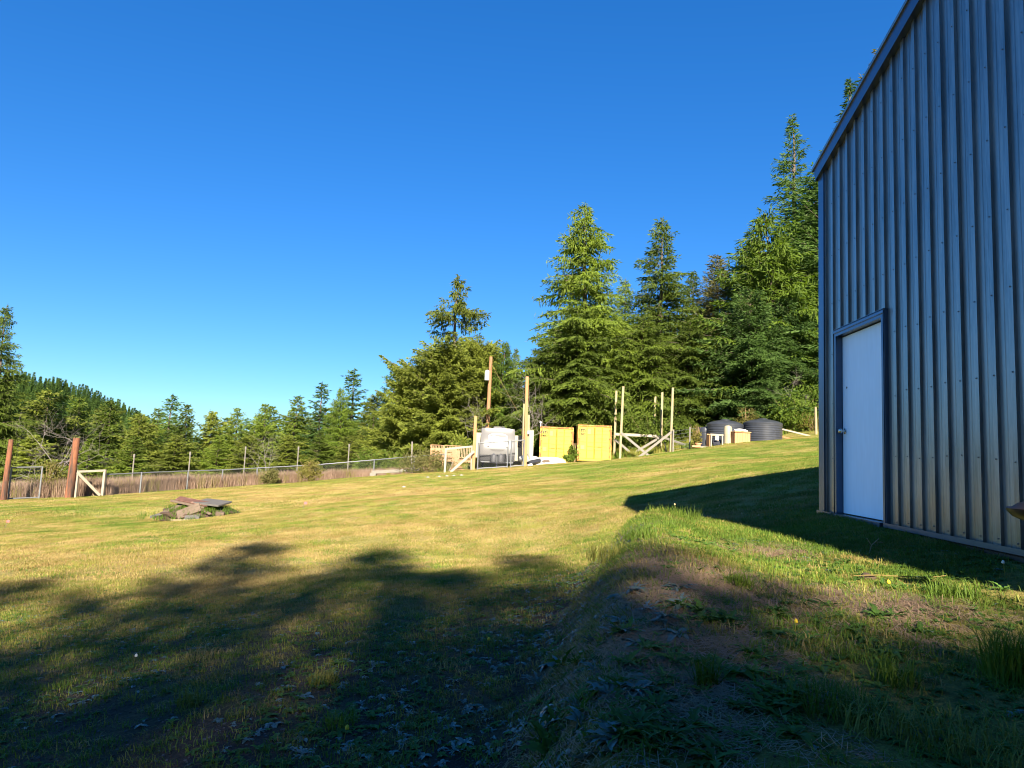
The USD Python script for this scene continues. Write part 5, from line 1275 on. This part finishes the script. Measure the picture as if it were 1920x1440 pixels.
for u, v, lab in ((824, 893, 'largest white stone on the lawn left of the gate beside the trailer'), (838, 896, 'small white stone left of the gate foot'), (851, 894, 'white stone nearest the gate beside the trailer'), (802, 903, 'white stone lowest on the lawn slope left of the trailer'), (757, 914, 'white stone farthest left on the lawn slope'), (865, 893, 'pale stone under the slanting board by the gate')):
    t = thing('white_stone', lab, 'stone', foot(u, v, 40.0 if u > 790 else 33)); obj('stone', lump(0.10, 0.08, 0.07, u, 0.3, 2), 'stone_white', t, smooth=True)

# ------------------------------------------------------------------ debris pile on the left lawn
DP = foot(372, 974, 23.5); rp = random.Random(5)
t = thing('soil_heap', 'low weedy soil heap under the old boards on the left lawn', 'heap', DP)
m = trimesh.creation.icosphere(4, 1.0); v = np.array(m.vertices); n_ = meshkit.fbm(v * 3 + 20, 4, 2)
v = v * (1 + 0.5 * (n_ - 0.5))[:, None]; v[:, 2] = np.maximum(v[:, 2], -0.25)
obj('soil', (v * [1.35, 0.9, 0.42] + [0, 0.1, 0.02], np.array(m.faces)), 'soil_clod', t, smooth=True)
wv = MB(); rr_ = np.random.default_rng(6)
for q in range(260):
    x, y = rr_.normal(0.25, 0.75), rr_.normal(-0.1, 0.5)
    zz = 0.40 * max(0, 1 - (x / 1.35) ** 2 - (y / 0.9) ** 2) ** 0.5
    v, f = blades(600 + q, 12, 0.09, 0.20, 0.007, 0.6); wv.add(v + [x, y, zz], f)
wv.build('weeds', 'blade_green', t)
def board(label, x, y, z, L, w, th, yaw, pitch_, roll_, mat):
    t = thing('old_board', label, 'board', DP + np.array([x, y, z]), rot=(math.degrees(roll_), math.degrees(pitch_), math.degrees(yaw)), group=None)
    k = int(x * 977) % 50; pts = MB(); pts.cbox((0, 0, 0), (L, w, th), 0.008); v, f = pts.mesh()
    obj('wood', (v, f), mat, t)
board('grey panel lying on top of the debris pile at its right', 0.48, -0.15, 0.54, 0.95, 0.75, 0.06, -0.2, 0.05, 0.12, 'board_grey')
board('long reddish board on top of the debris pile pointing left', -0.08, -0.30, 0.56, 1.15, 0.30, 0.05, -0.12, 0.13, 0.30, 'board_red')
board('pale brown board edge running under the reddish board', -0.18, -0.50, 0.48, 1.20, 0.07, 0.07, -0.10, 0.15, 0, 'board_brown')
board('brown board slanting down at the left end of the debris pile', -0.78, -0.45, 0.26, 0.95, 0.16, 0.05, 0.30, -0.48, 0.5, 'board_brown')
board('short grey board at the far left foot of the debris pile', -1.02, -0.55, 0.12, 0.6, 0.14, 0.04, 0.35, -0.30, 0.3, 'board_grey')
board('broad pale slab leaning in the middle of the debris pile', -0.02, -0.72, 0.28, 0.72, 0.34, 0.06, 0.35, -0.42, 0.85, 'board_brown')
board('grey slab at the front foot of the debris pile', 0.20, -0.95, 0.08, 0.46, 0.30, 0.05, 0.15, -0.10, 0.6, 'board_grey')
board('thin pale lath lying in front of the debris pile', 0.02, -1.08, 0.03, 0.85, 0.06, 0.04, 0.10, -0.04, 0, 'pale_wood')
board('dark plank sticking out at the left of the debris pile middle', -0.42, -0.30, 0.38, 0.7, 0.18, 0.05, 0.2, -0.35, 0.5, 'burnt_wood')
board('small pinkish block on the right flank of the debris pile', 0.92, -0.55, 0.20, 0.26, 0.18, 0.16, 0.3, 0.1, 0.2, 'board_brown')
board('brown slat lying right of the middle of the debris pile', 0.45, -0.62, 0.30, 0.6, 0.10, 0.04, -0.5, 0.30, 0.3, 'board_brown')
t = thing('scrap_ring', 'dark round rubber ring jammed under the boards of the debris pile', 'scrap', DP + np.array([0.02, -0.12, 0.46])); MB().lathe([(0.10, -0.1), (0.28, -0.1), (0.31, 0), (0.28, 0.1), (0.10, 0.1)], 24).build('ring', 'tyre', t, smooth=40)
for u, v, Yd, lab in ((11, 985, 22, 'small pink marker flag at the left edge of the lawn'), (568, 966, 21, 'small pink marker flag right of the debris pile')):
    p = foot(u, v, Yd); t = thing('marker_flag', lab, 'flag', p)
    MB().tube([(0, 0, -0.05), (0.01, 0, 0.24)], 0.004, 5).build('wire_stem', 'galvanised', t); MB().cbox((0.055, 0, 0.20), (0.10, 0.004, 0.08), 0.001).build('flag', 'flag_pink', t)

# ------------------------------------------------------------------ the dark bowl at the right edge
q = wall_pt(4.25, -0.62); q[2] = at(1935, 958, q[1])[2]
g = gz(q[0], q[1])
bp = at(1949, 957, 3.9); g = gz(bp[0], bp[1]); h0 = bp[2] - g
t = thing('fire_bowl', 'dark glossy metal bowl rim showing at the right edge before the wall', 'bowl', (bp[0], bp[1], g))
MB().lathe([(0.001, h0 - 0.075), (0.06, h0 - 0.070), (0.125, h0 - 0.040), (0.150, h0 - 0.012), (0.155, h0 + 0.004), (0.146, h0 + 0.012), (0.128, h0 + 0.008)], 40).build('bowl', 'dark_iron', t, smooth=50)
MB().lathe([(0.130, h0 + 0.010), (0.10, h0 + 0.034), (0.05, h0 + 0.050), (0.001, h0 + 0.054)], 40).build('lid', 'dark_iron', t, smooth=50)
for a in (0.5, 2.6, 4.7): MB().tube([(0.05 * math.cos(a), 0.05 * math.sin(a), h0 - 0.072), (0.06 * math.cos(a), 0.06 * math.sin(a), -0.03)], 0.010, 6).build('leg', 'dark_iron', t)

# ------------------------------------------------------------------ individual weeds and tufts in the foreground
def weed_kind(seed, n, L, W, mat, rise, droop, lobes):
    c = kind_class('weed_kind'); r = np.random.default_rng(seed)
    for q in range(n):
        k = r.uniform(0.55, 1.15); v, f = leaf_strip(L * k, W * k * r.uniform(0.8, 1.2), droop * r.uniform(0.6, 1.4), rise * r.uniform(0.5, 1.5), lobes, seed * 31 + q, 7)
        obj('leaf', (v @ rz(q * 2.4 + r.normal(0, 0.25)).T + [0, 0, 0.005], f), mat, c)
    return c
WK = [weed_kind(1, 13, 0.15, 0.020, 'weed_leaf', 0.55, 0.50, 1), weed_kind(2, 11, 0.13, 0.024, 'weed_leaf', 0.7, 0.65, 0), weed_kind(3, 15, 0.16, 0.016, 'weed_leaf', 0.5, 0.42, 1),
      weed_kind(4, 10, 0.14, 0.026, 'pale_weed_leaf', 0.35, 0.35, 0), weed_kind(5, 12, 0.15, 0.018, 'pale_weed_leaf', 0.45, 0.42, 1)]
rw = np.random.default_rng(12); cnt = 0
def hit(u, v):
    """Ground point under a photo pixel."""
    d = ray(u, v); ys = np.linspace(1.1, 13, 150); pts = EYEP + ys[:, None] * d
    k = np.argmax(pts[:, 2] < ground_z(pts[:, 0], pts[:, 1])); return np.array([pts[k, 0], pts[k, 1], gz(pts[k, 0], pts[k, 1])])
def weed_patch(us, vs, n, kinds, label, group, s0=0.7, s1=1.3):
    for _ in range(n):
        u, v = rw.uniform(*us), rw.uniform(*vs); p = hit(u, v)
        e = 0.12; zx = (gz(p[0] + e, p[1]) - gz(p[0] - e, p[1])) / (2 * e); zy = (gz(p[0], p[1] + e) - gz(p[0], p[1] - e)) / (2 * e)
        copy_of(WK[kinds[rw.integers(len(kinds))]], 'weed_rosette', label, 'weed', p, 0, group, 0.62 * rw.uniform(s0, s1), rot=(math.degrees(math.atan(zy)), math.degrees(-math.atan(zx)), rw.uniform(0, 360)))
weed_patch((1150, 1290), (1100, 1200), 22, (3, 3, 4, 0), 'frosted bluish broad leafed weed at the left shoulder of the bank', 'frosted weeds on the bank shoulder')
weed_patch((1000, 1200), (1180, 1430), 50, (3, 4, 0, 2), 'bluish green weed rosette on the shaded flank of the bank', 'weeds on the shaded flank of the bank')
weed_patch((1280, 1400), (1150, 1190), 9, (0, 1), 'bright green weed rosette at the edge of the bare sunny spot', 'weeds round the bare sunny spot')
weed_patch((1440, 1560), (1120, 1210), 12, (0, 1, 2), 'sunlit leafy weed right of the bare brown spot', 'sunlit weeds right of the bare spot')
weed_patch((1600, 1740), (1150, 1240), 11, (0, 1, 2), 'leafy weed in the sunny strip toward the wall', 'weeds toward the wall')
weed_patch((1180, 1500), (1220, 1430), 46, (0, 1, 2, 2), 'dark green weed rosette in the shaded front of the bank', 'weeds in the shaded front of the bank')
weed_patch((1250, 1500), (990, 1080), 22, (1, 2), 'small weed rosette on the sunny top of the bank', 'weeds on the sunny bank top', 0.5, 0.9)
weed_patch((1550, 1900), (1040, 1110), 30, (0, 2), 'dark weed rosette in the shade along the foot of the wall', 'weeds along the wall foot', 0.6, 1.0)
weed_patch((560, 960), (1240, 1430), 42, (3, 4, 2), 'low weed rosette in the shaded lower lawn', 'weeds in the shaded lower lawn', 0.35, 0.7)
def tuft(label, u, v, h, n, R, mat, seed, lean=0.7, w=0.0028):
    p = hit(u, v); t = thing('grass_tuft', label, 'grass tuft', p)
    obj('blades', blades(seed, n, R, h, w, lean, False), mat, t)
tuft('spiky dark green grass tuft in the middle of the shaded bank', 1325, 1285, 0.15, 120, 0.05, 'blade_green', 700, 1.1)
tuft('tall lush grass clump at the right picture edge', 1905, 1290, 0.27, 420, 0.11, 'blade_green', 701, 0.7)
tuft('bright sunlit grass tuft behind the bare brown spot', 1385, 1100, 0.12, 160, 0.09, 'bright_green', 702, 1.0)
tuft('grass tuft right of the bare spot with arching blades', 1680, 1290, 0.14, 160, 0.09, 'blade_green', 703, 0.9)
tuft('pale dry grass tuft in the shade at lower right', 1640, 1380, 0.12, 160, 0.12, 'blade_olive', 704, 1.0)
tuft('yellowish grass tuft on the shaded left lawn nearest the camera', 360, 1320, 0.12, 120, 0.08, 'blade_olive', 705, 0.8)
tuft('pale grass tuft in the middle of the shaded left lawn', 380, 1235, 0.10, 120, 0.12, 'blade_dry', 706, 0.9)
tuft('grass tuft in the middle of the shaded lower lawn', 610, 1280, 0.10, 100, 0.09, 'blade_olive', 707, 0.9)
tuft('round grass tuft standing in the shade left of the bank flank', 640, 1365, 0.09, 100, 0.08, 'blade_green', 708, 0.9)
tuft('tuft of grass on the dark shoulder of the bank', 1205, 1010, 0.16, 200, 0.18, 'blade_green', 709, 0.7)
tuft('dry grass fringe on the left edge of the bank top', 1150, 1050, 0.18, 220, 0.25, 'blade_olive', 710, 0.7)
tuft('bright fringe of grass along the bank crest', 1260, 968, 0.15, 260, 0.35, 'bright_green', 711, 0.6)
tuft('grass tuft in front of the shaded wall foot', 1790, 1120, 0.14, 180, 0.16, 'blade_green', 712, 0.9)
tuft('fine pale grass tuft at the bottom right corner', 1830, 1410, 0.12, 260, 0.2, 'blade_olive', 713, 0.9)
tuft('soft grass tuft below the spiky dark tuft', 1560, 1330, 0.13, 240, 0.16, 'blade_green', 714, 0.9)
def stalk(label, u, v, h, head, lean, mat='seed_tan'):
    p = hit(u, v); t = thing('seed_stalk', label, 'stalk', p)
    MB().tube([(0, 0, 0), (lean * 0.4, 0, h * 0.55), (lean, 0.01, h)], 0.0022, 5).build('stem', 'blade_olive', t)
    obj('seed_head', (lump(0.011, 0.011, 0.016, 3, 0.2, 2)[0] * head + [lean, 0.01, h], lump(0.011, 0.011, 0.016, 3, 0.2, 2)[1]), mat, t, smooth=True)
stalk('tallest thin seed stalk standing on the bank crest', 1349, 974, 0.20, 1.0, 0.0)
stalk('short seed stalk on the bank crest left of the tallest one', 1268, 967, 0.13, 0.9, -0.02)
stalk('seed stalk bending right on the bank crest', 1385, 982, 0.12, 1.0, 0.04)
stalk('seed stalk at the right end of the bank crest', 1420, 985, 0.12, 0.9, 0.02)
stalk('bent stalk with a yellow bud in the shade before the wall', 1685, 1135, 0.12, 0.9, -0.05, 'flower_yellow')
stalk('white clover head in the shade near the wall foot', 1884, 1088, 0.10, 0.9, 0.0, 'flower_white')
for u, v, lab in ((249, 1253, 'white clover flower pair in the left shaded lawn'), (643, 1440 - 34, 'small yellow flower at the bottom of the lower lawn'), (912, 1227, 'small yellow flower left of the bank flank'), (1490, 1200, 'small yellow flower in the weeds right of the bare spot')):
    stalk(lab, u, v, 0.07, 0.8, 0.01, 'flower_white' if 'white' in lab else 'flower_yellow')
p = hit(1625, 1088); t = thing('soil_clod', 'reddish brown soil clod on the sunny strip before the wall', 'clod', p); obj('clod', lump(0.055, 0.045, 0.035, 21, 0.5), 'soil_clod', t)
a, b = hit(1600, 1092), hit(1775, 1090); t = thing('yellow_rope', 'thin yellow cord lying across the sunny strip toward the wall', 'cord', a)
s_ = np.linspace(0, 1, 12); pts = np.array([a + (b - a) * k for k in s_]); pts[:, 2] = ground_z(pts[:, 0], pts[:, 1]) + 0.035; MB().tube(pts - a, 0.003, 5).build('cord', 'rope_yellow', t)
p = hit(1630, 1040); t = thing('dry_twig', 'small forked dry twig standing at the shadow edge before the wall', 'twig', p)
MB().tube([(0, 0, 0), (0.02, 0, 0.07), (0.09, 0.01, 0.13)], 0.004, 5).tube([(0.02, 0, 0.07), (-0.02, 0, 0.13)], 0.003, 5).tube([(0.05, 0, 0.10), (0.12, 0, 0.10)], 0.003, 5).build('stem', 'pale_wood', t)
